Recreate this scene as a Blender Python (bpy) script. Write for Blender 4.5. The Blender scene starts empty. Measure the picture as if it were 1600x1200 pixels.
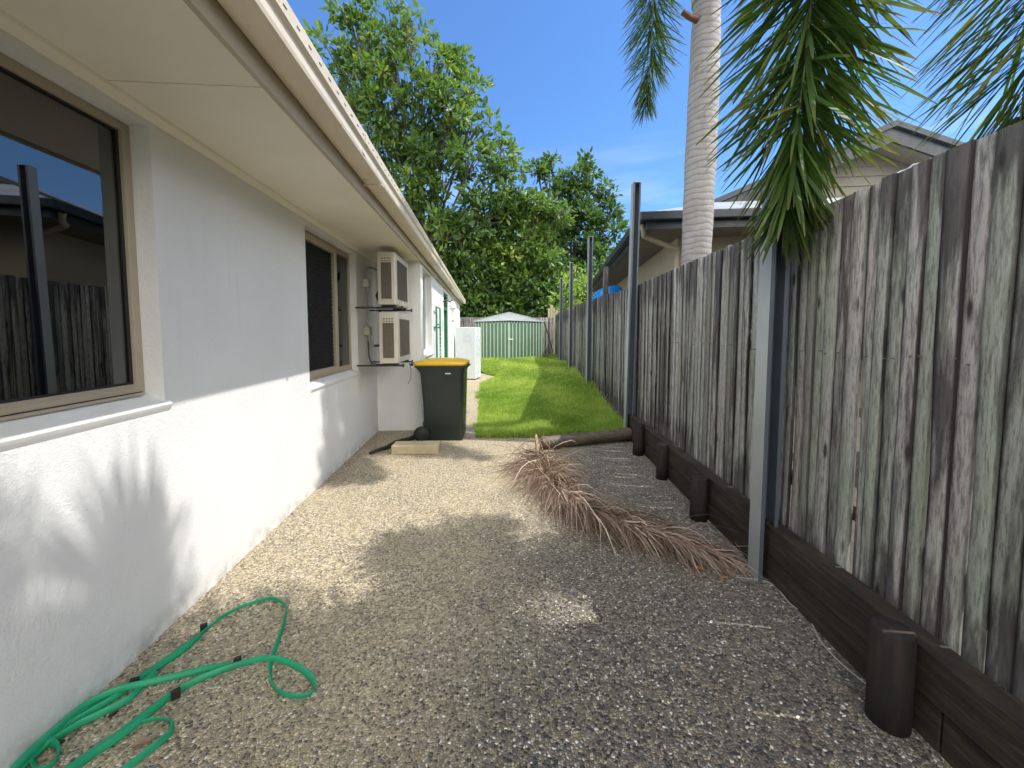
import bpy, bmesh, math, random
import numpy as np
from mathutils import Vector, Matrix
R = math.radians
random.seed(7); rng = np.random.default_rng(11)
SC = bpy.context.scene; COL = SC.collection

# ------------------------------------------------------------------ camera
CAM_H = 1.42; YAW = R(4.1); PIT = R(3.6); FPX = 601.0; CX = 800.0; CY = 556.0
cd = bpy.data.cameras.new('camera'); cam = bpy.data.objects.new('camera', cd); COL.objects.link(cam)
cam.location = (0, 0, CAM_H); cam.rotation_euler = (math.pi/2 - PIT, 0, -YAW)
cd.sensor_width = 36; cd.lens = FPX/1600*36; cd.shift_y = -44/1600; cd.clip_start = .02; cd.clip_end = 3000
SC.camera = cam
# ------------------------------------------------------------------ sky and sun
SUN_EL = R(60.5); SUN_AZ = R(-11)          # azimuth measured from +X
SD = Vector((math.cos(SUN_EL)*math.cos(SUN_AZ), math.cos(SUN_EL)*math.sin(SUN_AZ), math.sin(SUN_EL)))
W = bpy.data.worlds.new('World'); SC.world = W; W.use_nodes = True
nt = W.node_tree; nt.nodes.clear()
out = nt.nodes.new('ShaderNodeOutputWorld'); bg = nt.nodes.new('ShaderNodeBackground')
sky = nt.nodes.new('ShaderNodeTexSky'); sky.sky_type = 'NISHITA'; sky.sun_disc = False
sky.sun_elevation = SUN_EL; sky.sun_rotation = R(101); sky.altitude = 10; sky.air_density = 1.15; sky.dust_density = .35; sky.ozone_density = 3.0
bg.inputs[1].default_value = .15
tc = nt.nodes.new('ShaderNodeTexCoord')
mp = nt.nodes.new('ShaderNodeMapping'); mp.inputs['Scale'].default_value = (1.2, 1.2, 7.5); mp.inputs['Rotation'].default_value = (0, R(8), 0)
nz = nt.nodes.new('ShaderNodeTexNoise'); nz.inputs['Scale'].default_value = 1.6; nz.inputs['Detail'].default_value = 7; nz.inputs['Roughness'].default_value = .55
rmp = nt.nodes.new('ShaderNodeValToRGB'); rmp.color_ramp.elements[0].position = .50; rmp.color_ramp.elements[1].position = .85
mul = nt.nodes.new('ShaderNodeMath'); mul.operation = 'MULTIPLY'; mul.inputs[1].default_value = .55
mx = nt.nodes.new('ShaderNodeMixRGB'); mx.inputs[2].default_value = (4.6, 5.0, 5.6, 1)
L = nt.links.new
L(tc.outputs['Generated'], mp.inputs[0]); L(mp.outputs[0], nz.inputs[0]); L(nz.outputs[0], rmp.inputs[0])
lowc = nt.nodes.new('ShaderNodeMapRange'); lowc.inputs['From Min'].default_value = .46; lowc.inputs['From Max'].default_value = .24; lowc.clamp = True
sz0 = nt.nodes.new('ShaderNodeSeparateXYZ'); L(tc.outputs['Generated'], sz0.inputs[0]); L(sz0.outputs[2], lowc.inputs[0])
lm = nt.nodes.new('ShaderNodeMath'); lm.operation = 'MULTIPLY'; L(rmp.outputs[0], lm.inputs[0]); L(lowc.outputs[0], lm.inputs[1]); L(lm.outputs[0], mul.inputs[0]); L(mul.outputs[0], mx.inputs[0]); L(sky.outputs[0], mx.inputs[1])
tint = nt.nodes.new('ShaderNodeMixRGB'); tint.blend_type = 'MULTIPLY'; tint.inputs[0].default_value = 1; tint.inputs[2].default_value = (.38, .55, .74, 1)
L(sky.outputs[0], tint.inputs[1]); L(tint.outputs[0], mx.inputs[1])
# bright clouds added out of view behind the camera as neutral fill light
sx = nt.nodes.new('ShaderNodeSeparateXYZ'); L(tc.outputs['Generated'], sx.inputs[0])
bk = nt.nodes.new('ShaderNodeMapRange'); bk.inputs['From Min'].default_value = .18; bk.inputs['From Max'].default_value = -.10; bk.clamp = True; L(sx.outputs[1], bk.inputs[0])
cn = nt.nodes.new('ShaderNodeTexNoise'); cn.inputs['Scale'].default_value = 2.2; cn.inputs['Detail'].default_value = 6; L(tc.outputs['Generated'], cn.inputs[0])
cr2 = nt.nodes.new('ShaderNodeValToRGB'); cr2.color_ramp.elements[0].position = .36; cr2.color_ramp.elements[1].position = .52; L(cn.outputs[0], cr2.inputs[0])
m2 = nt.nodes.new('ShaderNodeMath'); m2.operation = 'MULTIPLY'; hi = nt.nodes.new('ShaderNodeMapRange'); hi.inputs['From Min'].default_value = .03; hi.inputs['From Max'].default_value = .2; hi.clamp = True; L(sx.outputs[2], hi.inputs[0]); m3 = nt.nodes.new('ShaderNodeMath'); m3.operation = 'MULTIPLY'; L(bk.outputs[0], m3.inputs[0]); L(hi.outputs[0], m3.inputs[1]); xm_ = nt.nodes.new('ShaderNodeMapRange'); xm_.inputs['From Min'].default_value = -.45; xm_.inputs['From Max'].default_value = .1; xm_.clamp = True; xm_.inputs['To Min'].default_value = .75; L(sx.outputs[0], xm_.inputs[0]); m4 = nt.nodes.new('ShaderNodeMath'); m4.operation = 'MULTIPLY'; L(m3.outputs[0], m4.inputs[0]); L(xm_.outputs[0], m4.inputs[1]); L(m4.outputs[0], m2.inputs[0]); L(cr2.outputs[0], m2.inputs[1])
mx2 = nt.nodes.new('ShaderNodeMixRGB'); mx2.inputs[2].default_value = (15.5, 15.0, 13.9, 1); L(m2.outputs[0], mx2.inputs[0]); L(mx.outputs[0], mx2.inputs[1])
L(mx2.outputs[0], bg.inputs[0]); L(bg.outputs[0], out.inputs[0])
sl = bpy.data.lights.new('sun', 'SUN'); sl.energy = 2.7; sl.angle = R(.55); sl.color = (1, .96, .90)
so = bpy.data.objects.new('sun', sl); COL.objects.link(so); so.location = (10, -2, 20)
so.rotation_euler = (-SD).to_track_quat('-Z', 'Y').to_euler()
SC.view_settings.view_transform = 'Standard'; SC.view_settings.look = 'None'
SC.view_settings.exposure = 1.08; SC.view_settings.gamma = 1
try:
    SC.cycles.max_bounces = 10; SC.cycles.diffuse_bounces = 5; SC.cycles.transparent_max_bounces = 12
except Exception: pass

# ------------------------------------------------------------------ helpers
_fw = Vector((math.sin(YAW)*math.cos(PIT), math.cos(YAW)*math.cos(PIT), -math.sin(PIT)))
_rt = Vector((math.cos(YAW), -math.sin(YAW), 0)); _up = _rt.cross(_fw)
def ray(px, py): return _fw + _rt*((px-CX)/FPX) - _up*((py-CY)/FPX)
def G(px, py, z=0.0):                     # a point of the photograph on the horizontal plane z
    r = ray(px, py); return Vector((0, 0, CAM_H)) + r*((z-CAM_H)/r.z)
def AY(px, py, y):                        # a point of the photograph at distance y
    r = ray(px, py); return Vector((0, 0, CAM_H)) + r*(y/r.y)

def tag(o, label=None, cat=None, group=None, kind=None):
    if label: o['label'] = label
    if cat: o['category'] = cat
    if group: o['group'] = group
    if kind: o['kind'] = kind
    return o
def empty(name, label=None, cat=None, group=None):
    o = bpy.data.objects.new(name, None); COL.objects.link(o); o.empty_display_size = .1
    return tag(o, label, cat, group)
def settle(root, loc):                    # root built at the origin with children in world coordinates: move its origin to its base
    loc = Vector(loc); seen = set()
    def go(o):
        for c in o.children:
            if c.data and c.data.name not in seen:
                seen.add(c.data.name); c.data.transform(Matrix.Translation(-loc))
            go(c)
    go(root); root.location = loc
def rebase(o, loc):
    o.data.transform(Matrix.Translation(-Vector(loc))); o.location = loc; return o
def copy_tree(o, parent=None):
    c = o.copy(); COL.objects.link(c); c.parent = parent
    for ch in list(o.children): copy_tree(ch, c)
    return c

class MB:
    def __init__(s): s.v = []; s.f = []; s.m = []; s.cur = 0; s.sm = []; s.smooth = False
    def add(s, vs, fs):
        n = len(s.v); s.v += [tuple(v) for v in vs]
        for f in fs: s.f.append([i+n for i in f]); s.m.append(s.cur); s.sm.append(s.smooth)
        return s
    def box(s, c, d, rot=None):
        hx, hy, hz = d[0]/2, d[1]/2, d[2]/2
        vs = [Vector((x*hx, y*hy, z*hz)) for z in (-1, 1) for y in (-1, 1) for x in (-1, 1)]
        if rot is not None: vs = [rot @ v for v in vs]
        c = Vector(c); vs = [v+c for v in vs]
        return s.add(vs, [(0,2,3,1),(4,5,7,6),(0,1,5,4),(2,6,7,3),(0,4,6,2),(1,3,7,5)])
    def span(s, x0, x1, y0, y1, z0, z1):
        return s.box(((x0+x1)/2, (y0+y1)/2, (z0+z1)/2), (abs(x1-x0), abs(y1-y0), abs(z1-z0)))
    def tube(s, pts, rad, n=8, cap=True, flat=1.0):
        pts = [Vector(p) for p in pts]
        if not hasattr(rad, '__len__'): rad = [rad]*len(pts)
        rings = []; up = Vector((0, 0, 1)); pu = None
        for i, p in enumerate(pts):
            t = (pts[min(i+1, len(pts)-1)] - pts[max(i-1, 0)]).normalized()
            if pu is None: pu = (Vector((1, 0, 0)) if abs(t.z) > .9 else up)
            a = (pu - t*pu.dot(t)).normalized(); pu = a; b = t.cross(a)
            rings.append([p + a*math.cos(2*math.pi*k/n)*rad[i] + b*math.sin(2*math.pi*k/n)*rad[i]*flat for k in range(n)])
        vs = [v for r in rings for v in r]; fs = []
        for i in range(len(pts)-1):
            for k in range(n):
                a = i*n+k; b = i*n+(k+1) % n; fs.append((a, b, b+n, a+n))
        sm = s.smooth; s.smooth = True; s.add(vs, fs); s.smooth = sm
        if cap:
            s.add(rings[0], [tuple(range(n))[::-1]]); s.add(rings[-1], [tuple(range(n))])
        return s
    def prism(s, poly, a0, a1, axis='y'):     # poly = 2D outline in the plane across axis
        def mk(p, a):
            if axis == 'y': return (p[0], a, p[1])
            if axis == 'x': return (a, p[0], p[1])
            return (p[0], p[1], a)
        n = len(poly); vs = [mk(p, a0) for p in poly] + [mk(p, a1) for p in poly]
        fs = [(i, (i+1) % n, (i+1) % n+n, i+n) for i in range(n)] + [tuple(range(n))[::-1], tuple(range(n, 2*n))]
        return s.add(vs, fs)
    def loft(s, rings, cap=True):
        n = len(rings[0]); vs = [v for r in rings for v in r]; fs = []
        for i in range(len(rings)-1):
            for k in range(n): fs.append((i*n+k, i*n+(k+1) % n, (i+1)*n+(k+1) % n, (i+1)*n+k))
        if cap: fs += [tuple(range(n))[::-1], tuple(range((len(rings)-1)*n, len(rings)*n))]
        return s.add(vs, fs)
    def build(s, name, mat=None, parent=None, bevel=0, seg=2):
        me = bpy.data.meshes.new(name); me.from_pydata(s.v, [], s.f)
        mats = mat if isinstance(mat, (list, tuple)) else [mat]
        for m in mats: me.materials.append(m)
        for p, i, q in zip(me.polygons, s.m, s.sm): p.material_index = i; p.use_smooth = q
        bm = bmesh.new(); bm.from_mesh(me); bmesh.ops.recalc_face_normals(bm, faces=bm.faces); bm.to_mesh(me); bm.free()
        o = bpy.data.objects.new(name, me); COL.objects.link(o); o.parent = parent
        if bevel:
            b = o.modifiers.new('bevel', 'BEVEL'); b.width = bevel; b.segments = seg; b.limit_method = 'ANGLE'; b.angle_limit = R(40)
        return o

def pieces(mb, name, mat, parent=None, bevel=0):      # every separate piece of mb becomes a part of its own
    par = list(range(len(mb.v)))
    def find(i):
        while par[i] != i: par[i] = par[par[i]]; i = par[i]
        return i
    for f in mb.f:
        for k in f[1:]: par[find(k)] = find(f[0])
    # caps of a tube use their own ring of vertices at the same place: join them by position
    seen = {}
    for i, v in enumerate(mb.v):
        key = tuple(round(c, 5) for c in v)
        if key in seen: par[find(i)] = find(seen[key])
        else: seen[key] = i
    groups = {}
    for fi, f in enumerate(mb.f): groups.setdefault(find(f[0]), []).append(fi)
    for fl in groups.values():
        q = MB(); ids = {}
        for fi in fl:
            for k in mb.f[fi]:
                if k not in ids: ids[k] = len(q.v); q.v.append(mb.v[k])
            q.f.append([ids[k] for k in mb.f[fi]]); q.m.append(mb.m[fi]); q.sm.append(mb.sm[fi])
        q.build(name, mat, parent, bevel)

def npmesh(name, V, F, mat, parent=None, rnd=None, smooth=False, midx=None, attr2=None):
    V = np.asarray(V, np.float32); F = np.asarray(F, np.int32); k = F.shape[1]
    me = bpy.data.meshes.new(name); me.vertices.add(len(V)); me.vertices.foreach_set('co', V.ravel())
    me.loops.add(F.size); me.loops.foreach_set('vertex_index', F.ravel())
    me.polygons.add(len(F)); me.polygons.foreach_set('loop_start', np.arange(0, F.size, k, dtype=np.int32))
    mats = mat if isinstance(mat, (list, tuple)) else [mat]
    for m in mats: me.materials.append(m)
    if midx is not None: me.polygons.foreach_set('material_index', np.asarray(midx, np.int32))
    if smooth: me.polygons.foreach_set('use_smooth', np.ones(len(F), bool))
    me.update(calc_edges=True)
    if rnd is not None:
        a = me.attributes.new('rnd', 'FLOAT', 'POINT'); a.data.foreach_set('value', np.asarray(rnd, np.float32))
    if attr2 is not None:
        a = me.attributes.new('tip', 'FLOAT', 'POINT'); a.data.foreach_set('value', np.asarray(attr2, np.float32))
    me.validate()
    o = bpy.data.objects.new(name, me); COL.objects.link(o); o.parent = parent
    return o

# ------------------------------------------------------------------ materials
class NT:
    def __init__(s, name):
        s.mat = bpy.data.materials.new(name); s.mat.use_nodes = True; s.t = s.mat.node_tree; s.t.nodes.clear()
        s.out = s.n('ShaderNodeOutputMaterial'); s.p = s.n('ShaderNodeBsdfPrincipled'); s.l(s.p.outputs[0], s.out.inputs[0])
        s.tc = s.n('ShaderNodeTexCoord')
    def n(s, t): return s.t.nodes.new(t)
    def l(s, a, b): s.t.links.new(a, b)
    def mapv(s, scale=(1,1,1), src=None, rot=(0,0,0)):
        m = s.n('ShaderNodeMapping'); m.inputs['Scale'].default_value = scale; m.inputs['Rotation'].default_value = rot
        s.l(src or s.tc.outputs['Object'], m.inputs[0]); return m.outputs[0]
    def noise(s, scale, detail=4, rough=.55, vec=None, dist=0):
        m = s.n('ShaderNodeTexNoise'); m.inputs['Scale'].default_value = scale; m.inputs['Detail'].default_value = detail
        m.inputs['Roughness'].default_value = rough; m.inputs['Distortion'].default_value = dist
        s.l(vec or s.tc.outputs['Object'], m.inputs[0]); return m.outputs[0]
    def vor(s, scale, vec=None, feat='F1', rnd=1):
        m = s.n('ShaderNodeTexVoronoi'); m.inputs['Scale'].default_value = scale; m.feature = feat; m.inputs['Randomness'].default_value = rnd
        s.l(vec or s.tc.outputs['Object'], m.inputs[0]); return m
    def ramp(s, fac, stops, interp='LINEAR'):
        m = s.n('ShaderNodeValToRGB'); cr = m.color_ramp; cr.interpolation = interp
        while len(cr.elements) < len(stops): cr.elements.new(.5)
        for e, (p, c) in zip(cr.elements, stops):
            e.position = p; e.color = (c, c, c, 1) if not hasattr(c, '__len__') else (*c[:3], 1)
        s.l(fac, m.inputs[0]); return m.outputs[0]
    def mix(s, fac, a, b, mode='MIX'):
        m = s.n('ShaderNodeMixRGB'); m.blend_type = mode
        for i, x in enumerate((fac, a, b)):
            if hasattr(x, 'is_output') or hasattr(x, 'links'): s.l(x, m.inputs[i])
            elif i == 0: m.inputs[0].default_value = x
            else: m.inputs[i].default_value = (*x[:3], 1) if hasattr(x, '__len__') else (x, x, x, 1)
        return m.outputs[0]
    def math(s, op, a, b=None, clamp=False):
        m = s.n('ShaderNodeMath'); m.operation = op; m.use_clamp = clamp
        for i, x in enumerate((a, b)):
            if x is None: continue
            if hasattr(x, 'links'): s.l(x, m.inputs[i])
            else: m.inputs[i].default_value = x
        return m.outputs[0]
    def attr(s, name):
        m = s.n('ShaderNodeAttribute'); m.attribute_name = name; return m.outputs['Fac']
    def sep(s, v=None):
        m = s.n('ShaderNodeSeparateXYZ'); s.l(v or s.tc.outputs['Object'], m.inputs[0]); return m.outputs
    def col(s, c):
        if hasattr(c, 'links'): s.l(c, s.p.inputs['Base Color'])
        else: s.p.inputs['Base Color'].default_value = (*c[:3], 1)
    def rough(s, r):
        if hasattr(r, 'links'): s.l(r, s.p.inputs['Roughness'])
        else: s.p.inputs['Roughness'].default_value = r
    def bump(s, h, strength=.3, dist=.01, prev=None):
        b = s.n('ShaderNodeBump'); b.inputs['Strength'].default_value = strength; b.inputs['Distance'].default_value = dist
        s.l(h, b.inputs['Height'])
        if prev: s.l(prev, b.inputs['Normal'])
        s.l(b.outputs[0], s.p.inputs['Normal']); return b.outputs[0]

def simple(name, c, c2=None, scale=6, rough=.6, bump=0, bscale=80, metal=0, stretch=(1,1,1), spec=.5, coat=0, dirt=None):
    m = NT(name); v = m.mapv(stretch)
    n = m.noise(scale, 5, .6, v)
    c2 = c2 or tuple(x*.8 for x in c)
    cc = m.ramp(n, [(.3, c), (.72, c2)])
    if dirt:
        dn = m.noise(dirt[1], 6, .65, v); cc = m.mix(m.ramp(dn, [(dirt[2], 0.), (dirt[2]+.14, 1.)]), cc, dirt[0])
    m.col(cc); m.rough(m.ramp(m.noise(scale*3, 3, .5, v), [(.3, max(rough-.08, 0)), (.7, min(rough+.08, 1))]))
    m.p.inputs['Metallic'].default_value = metal; m.p.inputs['Specular IOR Level'].default_value = spec
    if coat: m.p.inputs['Coat Weight'].default_value = coat
    if bump: m.bump(m.noise(bscale, 4, .6, v), bump, .004)
    return m.mat

MT = {}
# painted rendered wall
m = NT('painted render'); v = m.mapv()
c = m.ramp(m.noise(1.3, 5, .6), [(.3, (.80, .80, .785)), (.7, (.72, .72, .71))])
m.col(c); m.rough(.75)
h = m.mix(.5, m.noise(55, 5, .65), m.noise(160, 3, .6)); m.bump(h, .55, .006); MT['wall'] = m.mat
m = NT('textured painted render')
z = m.sep(); c = m.ramp(m.noise(1.1, 6, .6), [(.3, (.78, .78, .77)), (.7, (.70, .70, .69))])
st = m.math('MULTIPLY', m.ramp(m.noise(9, 6, .7), [(.42, 0.), (.66, 1.)]), m.ramp(z[2], [(.0, 1.), (.13, 0.)]))
dr_ = m.math('MULTIPLY', m.ramp(m.noise(1., 5, .6, m.mapv((1, 14, .9))), [(.58, 0.), (.75, 1.)]), .16); c = m.mix(dr_, c, (.52, .50, .44))
ch = m.vor(2.2, m.mapv((1, 1, 1), None), 'F1'); sp_ = m.ramp(m.noise(60, 2, .5), [(.70, 0.), (.74, 1.)]); c = m.mix(m.math('MULTIPLY', sp_, .35), c, (.4, .38, .33))
c = m.mix(m.math('MULTIPLY', st, .8), c, (.30, .27, .21)); m.col(c); m.rough(.7)
h = m.mix(.35, m.noise(42, 6, .7, dist=.6), m.noise(140, 3, .6)); m.bump(h, .6, .009); MT['render'] = m.mat
MT['sill'] = simple('painted sill', (.76, .76, .75), (.68, .68, .66), 8, .55, .35, 40)
MT['soffit'] = simple('soffit sheet', (.86, .82, .71), (.82, .77, .66), 3, .8, .1, 60)
MT['fascia'] = simple('taupe fascia', (.50, .43, .33), (.45, .385, .29), 4, .55)
MT['gutter'] = simple('beige gutter', (.76, .67, .53), (.70, .61, .48), 5, .4, 0, 80, dirt=((.34, .31, .24), 14, .62))
MT['slot'] = simple('gutter slot dark', (.16, .13, .10))
MT['roof'] = simple('roof sheet', (.42, .40, .36), (.36, .34, .30), 3, .5)
MT['alu'] = simple('beige aluminium', (.40, .34, .255), (.36, .305, .225), 5, .4, spec=.6)
MT['seal'] = simple('black rubber', (.02, .02, .02))
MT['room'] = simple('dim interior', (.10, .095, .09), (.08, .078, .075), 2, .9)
MT['curtain'] = simple('sheer curtain', (.42, .41, .38), (.3, .29, .27), 3, .9, 0, 5, stretch=(40, 40, 1))
MT['mesh'] = simple('black screen mesh', (.012, .012, .013), rough=.7)
MT['lattice'] = simple('black lattice', (.03, .03, .034), rough=.45)
def glass(name, tint, ior):
    m = NT(name); m.t.nodes.remove(m.p)
    tr = m.n('ShaderNodeBsdfTransparent'); tr.inputs[0].default_value = (*tint, 1)
    gl = m.n('ShaderNodeBsdfGlossy'); gl.inputs['Roughness'].default_value = .0; gl.inputs[0].default_value = (.93, .95, .97, 1)
    fr = m.n('ShaderNodeFresnel'); fr.inputs[0].default_value = ior; mix = m.n('ShaderNodeMixShader')
    m.l(fr.outputs[0], mix.inputs[0]); m.l(tr.outputs[0], mix.inputs[1]); m.l(gl.outputs[0], mix.inputs[2]); m.l(mix.outputs[0], m.out.inputs[0])
    return m.mat
MT['glass'] = glass('tinted window glass', (.55, .57, .56), 2.1)
MT['glass2'] = glass('plain window glass', (.7, .72, .7), 1.45)
MT['white'] = simple('white paint', (.80, .80, .77), (.74, .74, .70), 4, .35)
MT['brown'] = simple('brown timber panel', (.16, .07, .04), (.11, .05, .03), 6, .5)
MT['green_paint'] = simple('green paint', (.03, .22, .11), (.025, .17, .085), 6, .45)
MT['cream_metal'] = simple('cream painted metal', (.66, .62, .52), (.60, .56, .46), 5, .4, dirt=((.38, .34, .27), 12, .66))
MT['grille'] = simple('dark louvre', (.20, .17, .135), (.15, .125, .10), 30, .6)
MT['pipe'] = simple('grey pvc', (.42, .42, .40), rough=.5)
MT['pipe_dark'] = simple('dark pipe insulation', (.05, .05, .05), rough=.7)
MT['box_cream'] = simple('cream plastic', (.55, .53, .42), (.5, .48, .37), 7, .5)
MT['bin'] = simple('dark green black plastic', (.018, .026, .022), (.014, .021, .018), 4, .42, .1, 200, spec=.5, dirt=((.045, .047, .040), 9, .62))
MT['lid'] = simple('yellow plastic lid', (.74, .47, .02), (.64, .39, .018), 5, .38, .1, 150, dirt=((.38, .25, .06), 14, .64))
MT['tyre'] = simple('black tyre', (.012, .012, .012), rough=.7)
MT['tank'] = simple('white enamel steel', (.66, .70, .73), (.62, .66, .69), 3, .3)
MT['line'] = simple('grey outline', (.42, .46, .46))
MT['galv'] = simple('galvanised steel', (.45, .48, .49), (.39, .42, .43), 4, .36, .03, 60, metal=.4)
MT['galv_shade'] = simple('galvanised steel in painted shade', (.115, .135, .165), (.09, .11, .135), 4, .5, metal=.2)  # darker copy of the galvanised steel, shade painted into its colour
MT['galv_light'] = simple('zinc flashing', (.55, .58, .62), (.48, .51, .56), 6, .4, metal=.3)
MT['print'] = simple('faded print', (.22, .27, .33))
MT['nbr_dark'] = simple('charcoal blue gutter', (.026, .033, .046), (.021, .027, .038), 4, .4)
MT['nbr_trim'] = simple('blue grey capping', (.04, .05, .062), (.034, .042, .052), 4, .5)
MT['nbr_wall'] = simple('warm beige wall', (.36, .315, .23), (.325, .285, .205), 3, .8, .2, 60)
MT['nbr_soffit'] = simple('neighbour soffit', (.20, .18, .145), rough=.8)
MT['nbr_board'] = simple('beige weatherboard', (.235, .215, .17), (.205, .19, .15), 2, .7, stretch=(1, 1, 8))
MT['brick_block'] = simple('pale concrete paver', (.50, .42, .26), (.40, .34, .22), 9, .85, .6, 90, dirt=((.25, .21, .14), 20, .6))
MT['dirt'] = simple('soil', (.10, .07, .045), (.06, .045, .03), 12, .95, .8, 60)
MT['blue'] = simple('blue plastic', (.008, .20, .62), (.006, .16, .52), 6, .35)
MT['plastic_sheet'] = simple('white plastic sheet', (.72, .74, .76), (.6, .62, .66), 10, .3, .5, 25)
# corrugated neighbour roof
m = NT('zinc corrugated roof'); v = m.mapv()
w = m.n('ShaderNodeTexWave'); w.inputs['Scale'].default_value = 2.1; w.wave_profile = 'SIN'; w.bands_direction = 'X'; m.l(v, w.inputs[0])
m.col(m.ramp(m.noise(2.5, 6, .7), [(.3, (.36, .38, .40)), (.7, (.25, .27, .29))])); m.p.inputs['Metallic'].default_value = .3; m.rough(.42); m.bump(w.outputs[0], .8, .02); MT['zinc'] = m.mat
# exposed aggregate
m = NT('exposed aggregate concrete'); o3 = m.tc.outputs['Object']
vec = m.n('ShaderNodeVectorMath'); vec.operation = 'ADD'; wn = m.n('ShaderNodeTexNoise'); wn.inputs['Scale'].default_value = 60
m.l(o3, wn.inputs[0]); sc_ = m.n('ShaderNodeVectorMath'); sc_.operation = 'SCALE'; sc_.inputs['Scale'].default_value = .006
m.l(wn.outputs['Color'], sc_.inputs[0]); m.l(o3, vec.inputs[0]); m.l(sc_.outputs[0], vec.inputs[1]); pv = vec.outputs[0]
v1 = m.vor(98, pv); v2 = m.vor(98, pv, 'DISTANCE_TO_EDGE')
sp = m.n('ShaderNodeSeparateColor'); m.l(v1.outputs['Color'], sp.inputs[0])
peb = m.ramp(sp.outputs[0], [(0, (.055, .056, .062)), (.15, (.20, .175, .14)), (.30, (.38, .315, .21)), (.50, (.55, .46, .30)), (.68, (.70, .60, .41)), (.86, (.26, .26, .25)), (.95, (.84, .80, .69))], 'CONSTANT')
cem = m.ramp(m.noise(30, 4, .6), [(.3, (.48, .405, .275)), (.7, (.33, .285, .20))])
wear = m.ramp(m.noise(.9, 5, .6), [(.38, 0.), (.62, 1.)])          # how far the cement skin has worn off the stones
thr = m.math('ADD', m.math('MULTIPLY', wear, -.012), .022)
stone = m.ramp(m.math('SUBTRACT', v2.outputs[0], m.math('MULTIPLY', thr, 1.6)), [(.03, 0.), (.075, 1.)])
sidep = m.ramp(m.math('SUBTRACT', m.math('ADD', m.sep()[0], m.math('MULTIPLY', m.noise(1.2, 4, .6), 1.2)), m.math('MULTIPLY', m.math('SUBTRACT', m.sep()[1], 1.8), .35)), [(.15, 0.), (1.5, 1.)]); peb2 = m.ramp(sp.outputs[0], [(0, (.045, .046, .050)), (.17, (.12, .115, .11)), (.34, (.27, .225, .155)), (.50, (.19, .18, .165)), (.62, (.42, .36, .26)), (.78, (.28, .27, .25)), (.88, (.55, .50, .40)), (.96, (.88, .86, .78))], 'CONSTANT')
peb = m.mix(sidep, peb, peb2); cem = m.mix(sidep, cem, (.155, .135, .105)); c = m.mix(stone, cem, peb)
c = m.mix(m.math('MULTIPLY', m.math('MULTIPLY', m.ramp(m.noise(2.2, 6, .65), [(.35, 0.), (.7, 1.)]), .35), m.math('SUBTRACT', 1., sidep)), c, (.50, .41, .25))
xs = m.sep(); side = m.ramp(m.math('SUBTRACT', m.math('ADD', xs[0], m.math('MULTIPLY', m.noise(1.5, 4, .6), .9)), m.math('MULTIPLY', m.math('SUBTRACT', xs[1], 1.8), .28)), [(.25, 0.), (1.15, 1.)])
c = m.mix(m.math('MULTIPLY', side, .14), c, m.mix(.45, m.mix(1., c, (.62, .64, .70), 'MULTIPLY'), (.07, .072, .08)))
near = m.ramp(m.math('ADD', xs[1], m.math('MULTIPLY', m.noise(1.1, 4, .6), 1.6)), [(.0, 1.), (1., 0.)])
st = m.ramp(m.noise(4, 7, .7), [(.58, 0.), (.72, 1.)]); c = m.mix(m.math('MULTIPLY', st, .35), c, (.10, .085, .06))
m.col(c); m.rough(.62); m.p.inputs['Specular IOR Level'].default_value = .4
h = m.ramp(v2.outputs[0], [(0, 0.), (.28, 1.)]); m.bump(m.mix(.25, h, m.noise(220, 2, .5)), .9, .008); MT['aggregate'] = m.mat
# weathered palings
m = NT('weathered palings'); r = m.attr('rnd'); z = m.sep()
r2 = m.math('FRACT', m.math('MULTIPLY', r, 7.3)); off = m.n('ShaderNodeCombineXYZ'); m.l(m.math('MULTIPLY', r, 37.), off.inputs[0]); m.l(m.math('MULTIPLY', r, 11.), off.inputs[2])
ad = m.n('ShaderNodeVectorMath'); ad.operation = 'ADD'; m.l(m.tc.outputs['Object'], ad.inputs[0]); m.l(off.outputs[0], ad.inputs[1])
vs = m.mapv((15, 15, 1.7), ad.outputs[0]); vg = m.mapv((75, 75, 9), ad.outputs[0])
base = m.ramp(r, [(0, (.44, .42, .395)), (.25, (.35, .34, .32)), (.45, (.335, .355, .30)), (.65, (.45, .425, .405)), (.82, (.19, .185, .165)), (1, (.50, .485, .46))])
grain = m.noise(1.4, 6, .7, vg); c = m.mix(m.ramp(grain, [(.38, .8), (.54, 0.)]), base, (.12, .11, .10))
gr = m.ramp(m.noise(.7, 5, .6, vs), [(.45, 0.), (.7, 1.)]); c = m.mix(m.math('MULTIPLY', gr, .5), c, (.22, .29, .18))
sn = m.noise(1.0, 6, .62, vs, .3)
topm = m.ramp(z[2], [(.0, 0.), (1., 1.)])
edge = m.math('ADD', m.math('ADD', m.math('MULTIPLY', m.math('SUBTRACT', r2, .42), .20), m.ramp(z[2], [(.30, .20), (.62, 0.)])), m.ramp(m.math('MULTIPLY', z[2], .4), [(.66, 0.), (.80, .20)]))
drip = m.noise(1.0, 3, .5, m.mapv((34, 34, .5), ad.outputs[0])); stn = m.ramp(m.math('ADD', m.math('ADD', sn, m.math('MULTIPLY', m.math('SUBTRACT', drip, .5), .22)), edge), [(.50, 0.), (.68, 1.)])
c = m.mix(m.math('MULTIPLY', stn, .86), c, (.047, .040, .041))
ed = m.math('ABSOLUTE', m.math('SUBTRACT', m.attr('tip'), .5)); en = m.noise(1., 4, .6, m.mapv((3, 3, 2.2), ad.outputs[0]))
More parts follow.
